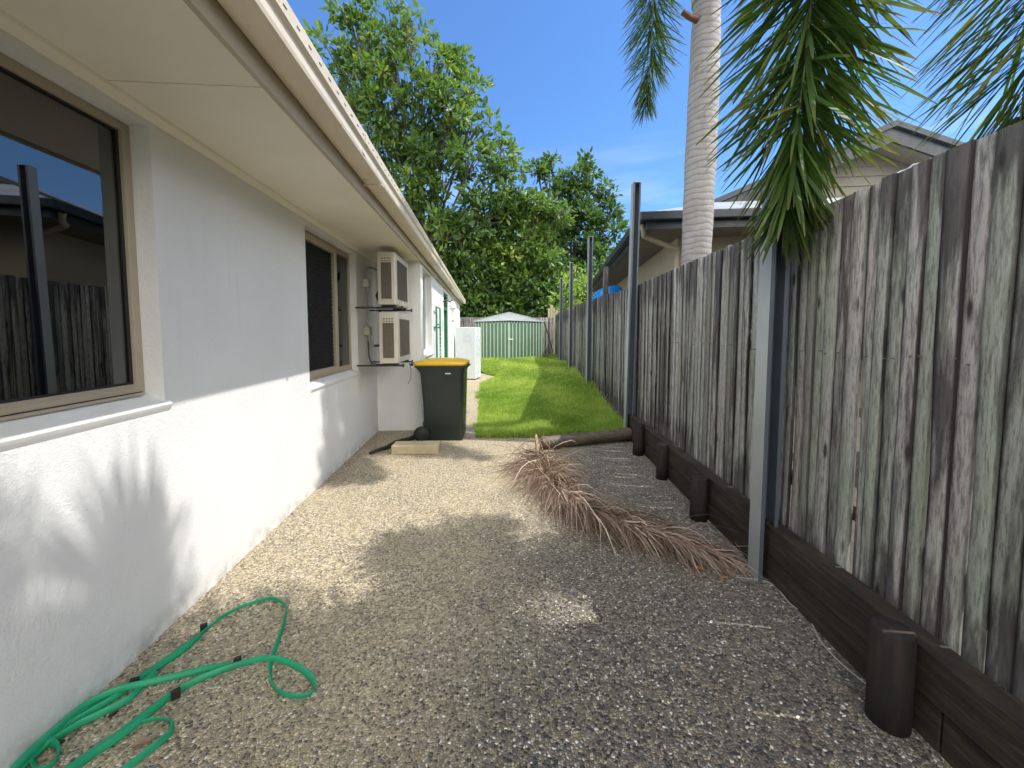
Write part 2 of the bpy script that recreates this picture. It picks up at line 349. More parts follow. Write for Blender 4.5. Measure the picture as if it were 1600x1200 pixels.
ec = m.math('ADD', ed, m.math('MULTIPLY', m.math('SUBTRACT', en, .5), .34)); c = m.mix(m.math('MULTIPLY', m.ramp(ec, [(.36, 0.), (.49, 1.)]), m.ramp(m.math('ADD', m.math('MULTIPLY', r2, .6), m.math('MULTIPLY', m.noise(1., 3, .5, m.mapv((4, 4, 1.2), ad.outputs[0])), .8)), [(.38, .3), (.78, 1.)])), c, (.032, .026, .028))
kn = m.vor(1.0, m.mapv((9, 9, 2.6), ad.outputs[0])); c = m.mix(m.ramp(kn.outputs[0], [(.07, .9), (.14, 0.)]), c, (.03, .026, .024))
m.col(c); m.rough(.9); m.p.inputs['Specular IOR Level'].default_value = .2; m.bump(grain, .6, .006); MT['paling'] = m.mat
# dark retaining timber
m = NT('dark treated sleeper'); vs = m.mapv((5, 1.2, 14)); vg = m.mapv((60, 3, 60))
c = m.ramp(m.noise(2, 6, .65, vs), [(.3, (.060, .044, .025)), (.5, (.024, .018, .012)), (.68, (.008, .007, .005))])
c = m.mix(m.ramp(m.noise(3, 5, .7, vs), [(.58, 0.), (.72, .7)]), c, (.11, .078, .045)); m.col(c); m.rough(.85); m.bump(m.noise(2, 5, .7, vg), .5, .008); MT['sleeper'] = m.mat
m = NT('dark log'); vs = m.mapv((14, 14, 2.0)); c = m.ramp(m.noise(2, 6, .65, vs), [(.3, (.028, .018, .011)), (.6, (.009, .007, .006))]); m.col(c); m.rough(.8); m.bump(m.noise(3, 5, .7, vs), .6, .01); MT['peg'] = m.mat
m = NT('fallen log wood'); vs = m.mapv((2.5, 16, 16)); c = m.ramp(m.noise(2, 6, .65, vs), [(.3, (.15, .112, .085)), (.65, (.05, .038, .031))]); m.col(c); m.rough(.6); m.bump(m.noise(3, 5, .7, vs), .5, .01); MT['log'] = m.mat
# leaves
def leafmat(name, stops, trans=.35, rough=.45, tip=None, spec=.5):
    m = NT(name); r = m.attr('rnd'); c = m.ramp(r, stops)
    if tip: c = m.mix(m.ramp(m.attr('tip'), [(.72, 0.), (1., 1.)]), c, tip)
    c = m.mix(m.ramp(m.noise(30, 3, .6), [(.45, 0.), (.75, .35)]), c, m.mix(1., c, (.7, .74, .6), 'MULTIPLY'))
    m.col(c); m.rough(rough); m.p.inputs['Specular IOR Level'].default_value = spec
    tr = m.n('ShaderNodeBsdfTranslucent'); m.l(m.mix(1., c, (1.5, 1.6, .7), 'MULTIPLY'), tr.inputs[0])
    mix = m.n('ShaderNodeMixShader'); mix.inputs[0].default_value = trans
    m.l(m.p.outputs[0], mix.inputs[1]); m.l(tr.outputs[0], mix.inputs[2]); m.l(mix.outputs[0], m.out.inputs[0]); return m.mat
MT['leafA'] = leafmat('broad green leaves', [(0, (.042, .088, .027)), (.5, (.080, .15, .040)), (.85, (.14, .22, .048)), (1, (.30, .35, .07))])
MT['leafB'] = leafmat('deep green leaves', [(0, (.032, .075, .026)), (.6, (.070, .14, .040)), (1, (.14, .225, .055))], .3)
MT['leafC'] = leafmat('yellow green leaves', [(0, (.040, .085, .022)), (.6, (.085, .155, .032)), (.9, (.16, .23, .045)), (1, (.28, .33, .07))], .35)
MT['leafD'] = leafmat('bright lime leaves', [(0, (.13, .23, .03)), (.6, (.22, .34, .05)), (1, (.30, .40, .08))], .4)
MT['palm'] = leafmat('foxtail leaflets', [(0, (.035, .080, .022)), (.5, (.058, .120, .028)), (.85, (.095, .155, .032)), (1, (.26, .24, .05))], .42, .5, (.12, .12, .04), .35)
MT['rachis'] = simple('green rachis', (.16, .20, .06), (.11, .13, .05), 10, .5)
MT['dead'] = leafmat('dry brown leaflets', [(0, (.12, .075, .06)), (.5, (.26, .175, .142)), (.85, (.42, .315, .26)), (1, (.60, .52, .43))], .12, .7, None, .3)
MT['dead_r'] = simple('dry rachis', (.33, .24, .15), (.22, .15, .10), 12, .7)
MT['grassblade'] = leafmat('lawn blades', [(0, (.13, .23, .04)), (.45, (.28, .40, .08)), (.8, (.46, .55, .15)), (1, (.62, .60, .32))], .5, .5, None, .3)
m = NT('lawn soil'); m.col(m.ramp(m.noise(14, 5, .6), [(.35, (.055, .085, .015)), (.7, (.09, .075, .035))])); m.rough(.95); MT['lawn_soil'] = m.mat
MT['bark'] = simple('grey brown bark', (.13, .105, .08), (.07, .06, .045), 9, .9, .7, 30, stretch=(1, 1, .3))
# palm trunk with rings
m = NT('ringed palm trunk'); z = m.sep(); v = m.mapv((1, 1, 1))
w = m.n('ShaderNodeTexWave'); w.bands_direction = 'Z'; w.inputs['Scale'].default_value = 4.4; w.inputs['Distortion'].default_value = 4.0; w.inputs['Detail'].default_value = 4; w.inputs['Detail Scale'].default_value = 1.5; m.l(v, w.inputs[0])
c = m.ramp(m.noise(3, 6, .6), [(.3, (.33, .325, .33)), (.55, (.27, .26, .262)), (.75, (.19, .18, .18))])
c = m.mix(m.ramp(m.noise(8, 5, .7, m.mapv((2, 2, .4))), [(.52, 0.), (.7, .5)]), c, (.20, .15, .11))
c = m.mix(m.ramp(w.outputs[0], [(.03, .6), (.20, 0.)]), c, (.13, .11, .10)); m.col(c); m.rough(.85); m.bump(w.outputs[0], .22, .008); MT['palm_trunk'] = m.mat
MT['crownshaft'] = simple('green crownshaft', (.22, .28, .10), (.30, .30, .16), 3, .45, stretch=(3, 3, .5))
# hose
m = NT('translucent green hose'); c = m.ramp(m.noise(3, 3, .5), [(.3, (.03, .40, .22)), (.7, (.07, .56, .34))]); m.col(c); m.rough(.28)
tr = m.n('ShaderNodeBsdfTranslucent'); tr.inputs[0].default_value = (.06, .70, .42, 1); mix = m.n('ShaderNodeMixShader'); mix.inputs[0].default_value = .45
tp_ = m.n('ShaderNodeBsdfTransparent'); tp_.inputs[0].default_value = (.35, .85, .6, 1); mx3 = m.n('ShaderNodeMixShader'); mx3.inputs[0].default_value = .22
m.l(m.p.outputs[0], mix.inputs[1]); m.l(tr.outputs[0], mix.inputs[2]); m.l(mix.outputs[0], mx3.inputs[1]); m.l(tp_.outputs[0], mx3.inputs[2]); m.l(mx3.outputs[0], m.out.inputs[0]); MT['hose'] = m.mat
m = NT('shed ribbed steel'); m.col(m.ramp(m.noise(2, 4, .5), [(.3, (.105, .19, .13)), (.7, (.09, .16, .11))])); m.rough(.45); MT['shed'] = m.mat
MT['shed_rib'] = simple('pale green rib', (.50, .62, .50), (.45, .56, .45), 4, .45)
m = NT('forested hill'); m.col(m.ramp(m.noise(.05, 8, .7), [(.35, (.035, .075, .06)), (.65, (.06, .11, .075))])); m.rough(1); MT['hill'] = m.mat
MT['mulch'] = simple('bark mulch', (.10, .085, .065), (.05, .04, .03), 14, .95, .6, 40)
m = NT('garden ground'); m.col(m.ramp(m.noise(.7, 6, .6), [(.3, (.09, .11, .035)), (.7, (.14, .11, .07))])); m.rough(1); MT['ground'] = m.mat

# ------------------------------------------------------------------ fence line
FS = .1016                               # the fence runs 5.8 degrees off the house wall
def fx(a, y): return a + FS*y
FANG = math.atan(FS)

# ================================================================== THE SETTING
b = MB(); b.add([(-900, -300, -.06), (900, -300, -.06), (900, 1200, -.06), (-900, 1200, -.06)], [(0, 1, 2, 3)])
tag(b.build('ground', MT['ground']), kind='structure')
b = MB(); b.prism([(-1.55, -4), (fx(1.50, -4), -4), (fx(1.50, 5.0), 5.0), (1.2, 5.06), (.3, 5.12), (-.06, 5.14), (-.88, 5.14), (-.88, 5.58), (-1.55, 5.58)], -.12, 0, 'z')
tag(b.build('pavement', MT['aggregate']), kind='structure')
def edge(y): return -.09 + .56*math.exp(-((y-11.75)/.85)**2) if y < 13.3 else -.92
pp = [(-.92, 5.155)] + [(edge(y), y) for y in np.arange(5.155, 13.25, .15)] + [(-.2, 13.3), (-.92, 13.4)]
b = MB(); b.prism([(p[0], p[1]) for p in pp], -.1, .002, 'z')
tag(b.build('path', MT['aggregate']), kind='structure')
def sstep(a, c, x): t = np.clip((x-a)/(c-a), 0, 1); return t*t*(3-2*t)
def lawn_z(x, y):
    s = .26*sstep(4.95, 9, y)*sstep(.0, 1.6, x - .0*y)
    s = np.maximum(s, .26*sstep(12.3, 15.5, y)); return s + .012*np.sin(3.1*x+1.7*y)*sstep(5.2, 6, y)
ys = np.arange(5.02, 18.6, .12); N = 34; V = []; 
for y in ys:
    x0 = max(edge(y), -.92) if y > 5.13 else .35; x1 = fx(1.52, y)
    if y <= 5.13: x0 = .6
    for k in range(N): x = x0+(x1-x0)*k/(N-1); V.append((x, y, float(lawn_z(x, y))+.004))
F = [(i*N+k, i*N+k+1, (i+1)*N+k+1, (i+1)*N+k) for i in range(len(ys)-1) for k in range(N-1)]
tag(npmesh('lawn_ground', V, F, MT['lawn_soil'], smooth=True), kind='structure')
b = MB(); b.prism([(fx(1.60, -6), -6), (40, -6), (40, 60), (-30, 60), (-30, 18.95), (fx(1.60, 18.95), 18.95)], -.05, .24, 'z')
tag(b.build('neighbouring_ground', MT['mulch']), kind='structure')
# far hills
V = []; nx = 60
for j, (d, hh) in enumerate([(300, 0), (420, 70), (560, 190), (700, 235), (900, 0)]):
    for i in range(nx):
        a = R(-75+150*i/(nx-1)); rr = d*(1+.05*math.sin(i*.9+j)); prof = .45+.35*math.exp(-((i-26)/9)**2)+.12*math.sin(i*.5)+.05*math.sin(i*1.7+j)
        V.append((math.sin(a)*rr, math.cos(a)*rr, hh*prof))
F = [(j*nx+i, j*nx+i+1, (j+1)*nx+i+1, (j+1)*nx+i) for j in range(4) for i in range(nx-1)]
tag(npmesh('hills', V, F, MT['hill'], smooth=True), kind='structure')

# grass blades (nobody could count them)
def blades(n, x, y, z, hgt, wid, name, mat, lean=.5):
    a = rng.uniform(0, 2*np.pi, n); d = np.stack([np.cos(a), np.sin(a)], 1); la = rng.uniform(0, 2*np.pi, n); lm = rng.uniform(.1, lean, n)*hgt
    lx = np.cos(la)*lm; ly = np.sin(la)*lm
    V = np.zeros((n, 5, 3)); 
    V[:, 0] = np.stack([x-d[:, 0]*wid/2, y-d[:, 1]*wid/2, z], 1); V[:, 1] = np.stack([x+d[:, 0]*wid/2, y+d[:, 1]*wid/2, z], 1)
    V[:, 2] = np.stack([x+d[:, 0]*wid*.4+lx*.35, y+d[:, 1]*wid*.4+ly*.35, z+hgt*.6], 1); V[:, 3] = np.stack([x-d[:, 0]*wid*.4+lx*.35, y-d[:, 1]*wid*.4+ly*.35, z+hgt*.6], 1)
    V[:, 4] = np.stack([x+lx, y+ly, z+hgt*.97], 1)
    b0 = (np.arange(n)*5)[:, None]; F = np.concatenate([b0+np.array([[0, 1, 2]]), b0+np.array([[0, 2, 3]]), b0+np.array([[3, 2, 4]])])
    rr = np.repeat(np.clip(rng.normal(.45, .24, n)+.14*np.sin(x*3.1+y*1.3)+.14*np.sin(x*7+2*np.sin(y*4))*np.sin(y*5.3), 0, 1), 5)
    return npmesh(name, V.reshape(-1, 3), F, mat, rnd=rr)
n = 210000; u = rng.random(n)**1.9; gy = 5.08 + u*13.2; ex = np.array([max(edge(t), -.92) for t in gy]); x1 = 1.50+FS*gy
gx = ex - .02 + rng.random(n)*(x1-ex+.0)
keep = ~((gy > 16.45) & (gx > -.5) & (gx < 2.6) & (gy < 18.2)) & ~((gy < 5.35) & (gx > .25) & (gx < .62) & (rng.random(n) < .8)) & ~((gy < 5.16) & (gx > .3) & (rng.random(n) < .75)) & ((gy > 13.3) | (gx > ex-.03))
patch = .5+.5*np.sin(gx*3.3+1.2*np.sin(gy*1.7))*np.sin(gy*2.3+gx)
gx, gy, patch = gx[keep], gy[keep], patch[keep]
hg = rng.uniform(.03, .078, len(gx))*(.75+.9*patch)*(1+.5*(gx > 1.35+FS*gy))*np.where(rng.random(len(gx)) < .02, 1.6, 1); wd = .0050+.0011*(gy-5)
tx = []; ty = []; th = []
tr_ = random.Random(21)
for k in range(46):
    if k < 26: cx_ = tr_.uniform(-.05, 1.7); cy_ = 5.11+tr_.uniform(-.03, .05)
    else: cy_ = tr_.uniform(5.2, 13); cx_ = edge(cy_)+tr_.uniform(-.03, .03)
    m_n = tr_.randint(30, 110)
    if .33 < cx_ < .66 and cy_ < 5.3: continue
    rr_t = tr_.uniform(.02, .07); hh = tr_.uniform(.05, .12)
    for q in range(m_n): tx.append(cx_+tr_.gauss(0, rr_t)); ty.append(cy_+tr_.gauss(0, rr_t*.7)); th.append(hh*tr_.uniform(.5, 1.1))
for q in range(900): tx.append(.82+tr_.gauss(0, .09)); ty.append(5.17+tr_.gauss(0, .04)); th.append(tr_.uniform(.06, .17))
gx = np.r_[gx, tx]; gy = np.r_[gy, ty]; hg = np.r_[hg, th]; wd = np.r_[wd, np.full(len(tx), .0065)]
tag(blades(len(gx), gx, gy, lawn_z(gx, gy), hg, wd, 'grass', MT['grassblade'], .9), 'bright green lawn grass growing between the path and the paling fence', 'grass', kind='stuff')

# ================================================================== HOUSE
H = empty('house', 'long single storey white rendered house with beige eaves on the left of the yard', 'house')
WX = -1.52; BX = -.90; WT = .2
w = MB()
def wallseg(x, y0, y1, ops, z1=2.46):       # openings as (y0, y1, z0, z1)
    cur = y0
    for (a, c, lo, hi) in sorted(ops):
        if a > cur: w.span(x-WT, x, cur, a, -.1, z1)
        if lo > 0: w.span(x-WT, x, a, c, -.1, lo)
        w.span(x-WT, x, a, c, hi, z1); cur = c
    w.span(x-WT, x, cur, y1, -.1, z1)
W1 = (-.7, 1.93, 1.08, 2.352); W2 = (3.45, 4.75, .93, 2.33)
wallseg(WX, -4, 5.56, [W1, W2])
w.build('wall', MT['render'], H)
w = MB(); w.span(WX-WT, BX, 5.56, 5.76, -.1, 2.46)
W3 = (5.79, 6.72, 1.05, 2.36); DR = (8.7, 9.72, 0, 2.32); W4 = (10.69, 11.45, 1.75, 2.36)
wallseg(BX, 5.76, 14.3, [W3, DR, W4]); w.span(-5, BX-WT, 14.1, 14.3, -.1, 2.46)
w.build('wall', MT['wall'], H)
# eaves
s = MB(); s.span(WX-.03, -.885, -4, 1.70, 2.415, 2.425); s.span(WX-.03, -.885, 1.706, 3.72, 2.415, 2.425); s.span(WX-.03, -.885, 3.726, 5.555, 2.415, 2.425)
s.span(BX+.001, -.885, 5.76, 14.6, 2.415, 2.425); s.span(WX-.03, -.885, -4, 14.6, 2.426, 2.434)
s.build('soffit', MT['soffit'], H)
s = MB(); s.prism([(WX+.001, 2.375), (WX+.012, 2.372), (WX+.034, 2.400), (WX+.036, 2.414), (WX+.001, 2.414)], -4, 5.555)
s.build('cornice', MT['soffit'], H)
s = MB(); s.span(-.885, -.862, -4, 14.6, 2.395, 2.60); s.build('fascia', MT['fascia'], H, .003)
s = MB()
prof = [(-.860, 2.492), (-.848, 2.478), (-.745, 2.478), (-.732, 2.484), (-.728, 2.50), (-.728, 2.545), (-.720, 2.553), (-.712, 2.56), (-.708, 2.615), (-.716, 2.625), (-.728, 2.62), (-.730, 2.57), (-.742, 2.552), (-.746, 2.50), (-.846, 2.496), (-.855, 2.60), (-.860, 2.60)]
s.prism(prof, -4, 14.62); s.cur = 1
for k in range(150): y = -.5+k*.1; s.span(-.7115, -.7080, y, y+.026, 2.585, 2.588)
g = s.build('gutter', [MT['gutter'], MT['slot']], H)
for y in (2.9, 6.2, 9.6, 12.6):
    s = MB(); s.span(-.862, -.726, y, y+.03, 2.470, 2.4775); s.build('gutter_bracket', MT['gutter'], g)
s = MB()
for y in (2.45, 8.4): s.prism([(-.7265, 2.50), (-.7265, 2.546), (-.7185, 2.554), (-.7095, 2.560), (-.7055, 2.615), (-.7045, 2.615), (-.7080, 2.556), (-.7175, 2.551), (-.7250, 2.545), (-.7250, 2.50)], y, y+.05); s.build('gutter_joint', MT['gutter'], g); s = MB()
s = MB(); s.span(-.87, -.705, 14.62, 14.63, 2.47, 2.625); s.build('gutter_end', MT['gutter'], g)
s = MB(); s.prism([(-.78, 2.615), (-.78, 2.63), (-5, 4.1), (-9.2, 2.63), (-9.2, 2.6), (-5, 4.07)], -4.2, 14.75); s.build('roof', MT['roof'], H)
# dark room behind the windows
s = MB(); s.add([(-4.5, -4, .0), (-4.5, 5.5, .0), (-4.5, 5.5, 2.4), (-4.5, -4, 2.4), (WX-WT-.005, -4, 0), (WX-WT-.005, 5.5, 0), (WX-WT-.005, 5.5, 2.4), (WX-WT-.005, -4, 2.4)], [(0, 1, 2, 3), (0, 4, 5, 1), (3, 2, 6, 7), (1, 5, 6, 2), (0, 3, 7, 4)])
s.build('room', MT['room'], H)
def frame(par, x, y0, y1, z0, z1, t, d=.05, mat='alu', name='frame'):
    f = MB(); f.span(x-d, x, y0, y0+t, z0, z1); f.span(x-d, x, y1-t, y1, z0, z1); f.span(x-d, x, y0+t, y1-t, z0, z0+t); f.span(x-d, x, y0+t, y1-t, z1-t, z1)
    return f.build(name, MT[mat], par, .003)
def sill(par, x, y0, y1, ztop, depth=.105, out=.013, drop=.05, mat='sill'):
    f = MB(); f.prism([(x-depth, ztop), (x-depth, ztop-.08), (x+.0, ztop-drop-.045), (x+out-.004, ztop-drop-.024), (x+out, ztop-drop-.012), (x+out-.001, ztop-drop-.005), (x+out-.006, ztop-drop)], y0, y1)
    f.build('sill', MT[mat], par, .004)
# window 1, large fixed pane
a = MB(); a.span(WX-.101, WX-.1, W1[0], W1[1], W1[2], W1[3])
fx1 = WX-.085
w1 = frame(H, fx1, W1[0]+.001, W1[1]-.001, W1[2]+.06, W1[3]-.001, .038, name='window')
sill(w1, WX, W1[0]+.002, W1[1]+.03, W1[2]+.055)
s = MB(); s.span(fx1-.04, fx1+.012, W1[0]+.04, W1[1]-.036, W1[2]+.062, W1[2]+.082); s.span(fx1-.03, fx1+.022, W1[0]+.04, W1[1]-.03, W1[2]+.045, W1[2]+.058); s.build('sash_track', MT['alu'], w1, .002)
s = MB(); s.span(fx1-.03, fx1+.01, W1[0]+.04, W1[1]-.03, W1[2]+.0585, W1[2]+.0615); s.build('track_gap', MT['seal'], w1)
s = MB(); s.span(fx1-.03, fx1-.026, W1[0]+.035, W1[1]-.035, W1[2]+.09, W1[3]-.035); s.build('pane', MT['glass'], w1)
s = MB(); z0, z1 = W1[2]+.098, W1[3]-.039
for (ya, yb, za, zb) in ((W1[0]+.039, W1[0]+.049, z0, z1), (W1[1]-.049, W1[1]-.039, z0, z1), (W1[0]+.049, W1[1]-.049, z0, z0+.008), (W1[0]+.049, W1[1]-.049, z1-.008, z1)): s.span(fx1-.025, fx1-.017, ya, yb, za, zb)
s.build('glazing_seal', MT['seal'], w1)
def curtain(par, x, y0, y1, z0, z1, n):
    V = []; F = []
    for i in range(n+1):
        y = y0+(y1-y0)*i/n; xx = x+.03*math.sin(i*1.9)+.012*math.sin(i*.7)
        V += [(xx, y, z0), (xx, y, z1)]
    for i in range(n): F.append((2*i, 2*i+2, 2*i+3, 2*i+1))
    return npmesh('curtain', V, F, MT['curtain'], par, smooth=True)
curtain(w1, WX-.27, 1.62, 2.05, .75, 2.36, 26)
# window 2: screened leaf and glass leaf
fx2 = WX-.075
w2 = frame(H, fx2, W2[0]+.001, W2[1]-.001, W2[2]+.04, W2[3]-.001, .03, name='window')
sill(w2, WX, W2[0]+.002, W2[1]+.03, W2[2]+.045)
ym = 4.27
s = MB(); s.span(fx2-.035, fx2+.015, ym-.035, ym+.045, W2[2]+.07, W2[3]-.032); s.span(fx2-.03, fx2+.02, W2[0]+.032, ym-.036, W2[2]+.071, W2[2]+.125); s.span(fx2-.03, fx2+.02, W2[0]+.032, ym-.036, W2[3]-.09, W2[3]-.032)
s.span(fx2-.03, fx2+.008, ym+.046, W2[1]-.032, W2[2]+.071, W2[2]+.10); s.span(fx2-.03, fx2+.008, ym+.046, W2[1]-.032, W2[3]-.055, W2[3]-.032)
s.build('sash', MT['alu'], w2, .003)
y0, y1, z0, z1 = W2[0]+.035, ym-.037, W2[2]+.12, W2[3]-.085
s = MB(); s.span(fx2-.02, fx2-.018, y0, y1, z0, z1); sc = s.build('insect_screen', MT['mesh'], w2)
s = MB(); p = .052; q = .034                                   # diamond lattice bars
for sg in (1, -1):
    k = -60
    while k < 90:
        k += 1; c0 = k*p
        # line: y = y0 + c0 + sg*t*q/p..., z = z0 + t
        pts = []
        for t in (0, z1-z0):
            pts.append((y0+c0+sg*t*.62, z0+t))
        (ya, za), (yb, zb) = pts
        ta, tb = 0., 1.
        dy = yb-ya
        if dy == 0: continue
        u0, u1 = (y0-ya)/dy, (y1-ya)/dy
        lo, hi = max(0, min(u0, u1)), min(1, max(u0, u1))
        if hi-lo < .01: continue
        A = Vector((fx2-.012, ya+dy*lo, za+(zb-za)*lo)); B = Vector((fx2-.012, ya+dy*hi, za+(zb-za)*hi))
        d = (B-A); rot = d.to_track_quat('Y', 'X').to_matrix(); s.box((A+B)/2, (.003, d.length, .006), rot)
s.build('lattice', MT['lattice'], sc)
s = MB(); s.span(fx2-.022, fx2-.018, ym+.04, W2[1]-.03, W2[2]+.09, W2[3]-.05); s.build('pane', MT['glass2'], w2)
curtain(w2, WX-.27, 4.25, 4.9, .7, 2.36, 30)
# window 3, door, window 4 on the far wall
def far_window(op, label=None):
    f = frame(H, BX-.09, op[0]+.001, op[1]-.001, op[2]+.03, op[3]-.001, .035, name='window', mat='white')
    s = MB(); s.span(BX-.12, BX-.116, op[0]+.03, op[1]-.03, op[2]+.06, op[3]-.03); s.build('pane', MT['glass2'], f)
    sill(f, BX, op[0]+.002, op[1]+.03, op[2]+.04, .09, .03, .03); s = MB(); s.span(BX-.25, BX-.24, op[0]+.002, op[1]-.002, op[2], op[3]); s.build('blind', MT['curtain'], f)
    s = MB(); ymid = (op[0]+op[1])/2; s.span(BX-.11, BX-.085, ymid-.02, ymid+.02, op[2]+.066, op[3]-.037); s.build('mullion', MT['white'], f)
far_window(W3); far_window(W4)
d = MB(); d.span(BX-.14, BX-.09, DR[0]+.06, DR[1]-.06, .02, 1.93); dd = d.build('door', MT['green_paint'], H, .004)
d = MB(); d.span(BX-.13, BX-.10, DR[0]+.06, DR[1]-.06, 1.99, 2.26); d.build('transom_panel', MT['brown'], dd)
f = MB(); f.span(BX-.13, BX-.02, DR[0]+.001, DR[0]+.058, 0, 2.319); f.span(BX-.13, BX-.02, DR[1]-.058, DR[1]-.001, 0, 2.319); f.span(BX-.13, BX-.02, DR[0]+.059, DR[1]-.059, 2.262, 2.319); f.span(BX-.13, BX-.02, DR[0]+.059, DR[1]-.059, 1.932, 1.988); f.build('door_frame', MT['green_paint'], dd)
d = MB(); d.tube([(BX-.09, DR[0]+.14, 1.0), (BX-.03, DR[0]+.14, 1.0), (BX-.03, DR[0]+.26, 1.0)], .011, 8); d.build('handle', MT['galv'], dd)
settle(H, (WX, 0, 0))

# wall lamp on the far wall
LM = empty('wall_lamp', 'white glass wall lamp on a dark arm beside the green back door', 'wall lamp')
s = MB(); s.span(BX+.001, BX+.02, 8.30, 8.42, 2.0, 2.12); s.build('back_plate', MT['white'], LM, .004)
s = MB(); s.tube([(BX+.02, 8.36, 2.06), (BX+.10, 8.36, 2.09), (BX+.20, 8.36, 2.05)], .014, 8); s.build('arm', MT['brown'], LM)
s = MB(); s.loft([[(BX+.22+r_*math.cos(t), 8.36+r_*math.sin(t), z_) for t in np.linspace(0, 2*math.pi, 13)[:-1]] for (r_, z_) in ((.02, 2.06), (.05, 2.04), (.07, 1.98), (.065, 1.92), (.03, 1.88))]); s.smooth = True
s.build('lamp_shade', MT['white'], LM); settle(LM, (BX, 8.36, 1.88))
# folded clothes line
CLN = empty('clothesline', 'folded green wall mounted clothesline on the sunlit far wall of the house', 'clothesline')
s = MB()
for y in (6.95, 7.52): s.tube([(BX+.05, y, .9), (BX+.05, y, 1.86)], .016, 8); s.tube([(BX+.001, y, 1.5), (BX+.05, y, 1.5)], .014, 6)
for z in (.9, 1.55, 1.86): s.tube([(BX+.05, 6.95, z), (BX+.05, 7.52, z)], .014, 8)
s.build('frame', MT['green_paint'], CLN)
s = MB()
for k in range(7): s.tube([(BX+.055+.006*k, 6.96, 1.0+.07*k), (BX+.075+.006*k, 7.24, .96+.07*k), (BX+.055+.006*k, 7.51, 1.0+.07*k)], .003, 4)
pieces(s, 'line', MT['white'], CLN)
s = MB(); 
for y in (6.95, 7.52): s.tube([(BX+.03, y, 0.0), (BX+.03, y, .9)], .013, 6)
pieces(s, 'leg', MT['green_paint'], CLN); settle(CLN, (BX, 7.2, 0))

# ------------------------------------------------------------------ air conditioners
def ac(z0, z1, yn, yf, x0, x1, label):
    A = empty('air_conditioner', label, 'air conditioner', 'air conditioners stacked on the return wall')
    c = MB(); c.span(x0, x1, yn, yf, z0, z1)
    bm = c.build('casing', MT['cream_metal'], A, .014, 3); w_ = x1-x0; t = z1-z0
    g = MB(); ga, gb = x0+w_*.22, x0+w_*.80; g.span(ga-.008, gb+.008, yn-.006, yn-.001, z0+.058, z1-.055)
    rim = g.build('grille_rim', MT['cream_metal'], bm, .002)
    g = MB(); g.span(ga, gb, yn-.009, yn-.0065, z0+.066, z1-.125)
    k = z0+.072
    while k < z1-.13: g.span(ga+.003, gb-.003, yn-.014, yn-.0095, k, k+.0045); k += .0125
    g.build('grille', MT['grille'], bm)
    g = MB()
    for i in range(4): xa = ga+.006+i*(gb-ga)/4; g.span(xa, xa+(gb-ga)/4-.012, yn-.009, yn-.0065, z1-.085, z1-.072); g.span(xa, xa+(gb-ga)/4-.012, yn-.009, yn-.0065, z1-.113, z1-.101)
    g.build('vent_slot', MT['slot'], bm)
    g = MB(); g.span(x1+.001, x1+.006, yn+.10, yf-.12, z0+.075, z1-.075)
    k = z0+.082
    while k < z1-.085: g.span(x1+.0062, x1+.011, yn+.105, yf-.125, k, k+.0045); k += .0125
    g.build('grille', MT['grille'], bm)
    f = MB()
    for y in (yn+.1, yf-.1): f.span(x0+.02, x1-.02, y-.025, y+.025, z0-.02, z0-.001)
    pieces(f, 'foot', MT['pipe_dark'], A)
    settle(A, ((x0+x1)/2, (yn+yf)/2, z0-.02)); return A
ac(1.735, 2.345, 4.6, 5.38, -1.235, -1.03, 'upper of the two cream air conditioners, just under the soffit beside the small window')
ac(1.045, 1.648, 4.6, 5.38, -1.232, -1.012, 'lower of the two cream air conditioners, hanging beneath the dark bracket')
def bracket(z, label):
    B = empty('wall_bracket', label, 'bracket', 'brackets that carry the air conditioners')
    s = MB()
    for y in (4.70, 5.28): s.span(WX+.002, -.985, y-.02, y+.02, z-.02, z-.001)
    s.span(WX+.03, -.985, 4.67, 4.679, z-.02, z-.001)
    pieces(s, 'rail', MT['pipe_dark'], B, .002)
    s = MB()
    for y in (4.70, 5.28): s.span(-.984, -.968, y-.022, y+.022, z-.032, z+.012)
    pieces(s, 'end_stop', MT['pipe_dark'], B, .003)
    settle(B, (WX, 5.0, z))
bracket(1.714, 'dark steel bracket under the upper air conditioner, between the two units'); bracket(1.024, 'dark steel bracket under the lower air conditioner near the yellow bin lid')
# junction boxes and conduit
def jbox(y, z, mat, sz, label):
    J = empty('junction_box', label, 'junction box')
    s = MB(); s.span(WX+.001, WX+.07, y-sz/2, y+sz/2, z-sz/2, z+sz/2); s.build('box', MT[mat], J, .006)
    s = MB(); s.span(WX+.071, WX+.076, y-sz/2+.01, y+sz/2-.01, z-sz/2+.01, z+sz/2-.01); s.build('cover', MT[mat], J, .002)
    settle(J, (WX, y, z)); return J
jbox(5.04, 2.03, 'cream_metal', .10, 'cream junction box high on the wall beside the upper air conditioner')
jbox(5.05, 1.43, 'box_cream', .11, 'yellowed junction box low on the wall beside the lower air conditioner')
K = empty('conduit', 'grey conduit running down the wall between the window and the air conditioners', 'conduit')
s = MB(); s.tube([(WX+.03, 5.04, 2.085), (WX+.03, 5.04, 2.19), (WX+.045, 5.06, 2.235), (WX+.09, 5.14, 2.24), (WX+.16, 5.24, 2.2)], .014, 8); s.tube([(WX+.03, 5.04, 1.975), (WX+.03, 5.045, 1.49)], .015, 8)
s.tube([(WX+.04, 5.05, 1.37), (WX+.06, 5.07, 1.27), (WX+.09, 5.1, 1.22)], .02, 8); pieces(s, 'pipe', MT['pipe'], K)
s = MB(); s.tube([(WX+.09, 5.1, 1.235), (WX+.16, 5.12, 1.24), (WX+.30, 5.1, 1.30)], .016, 8)
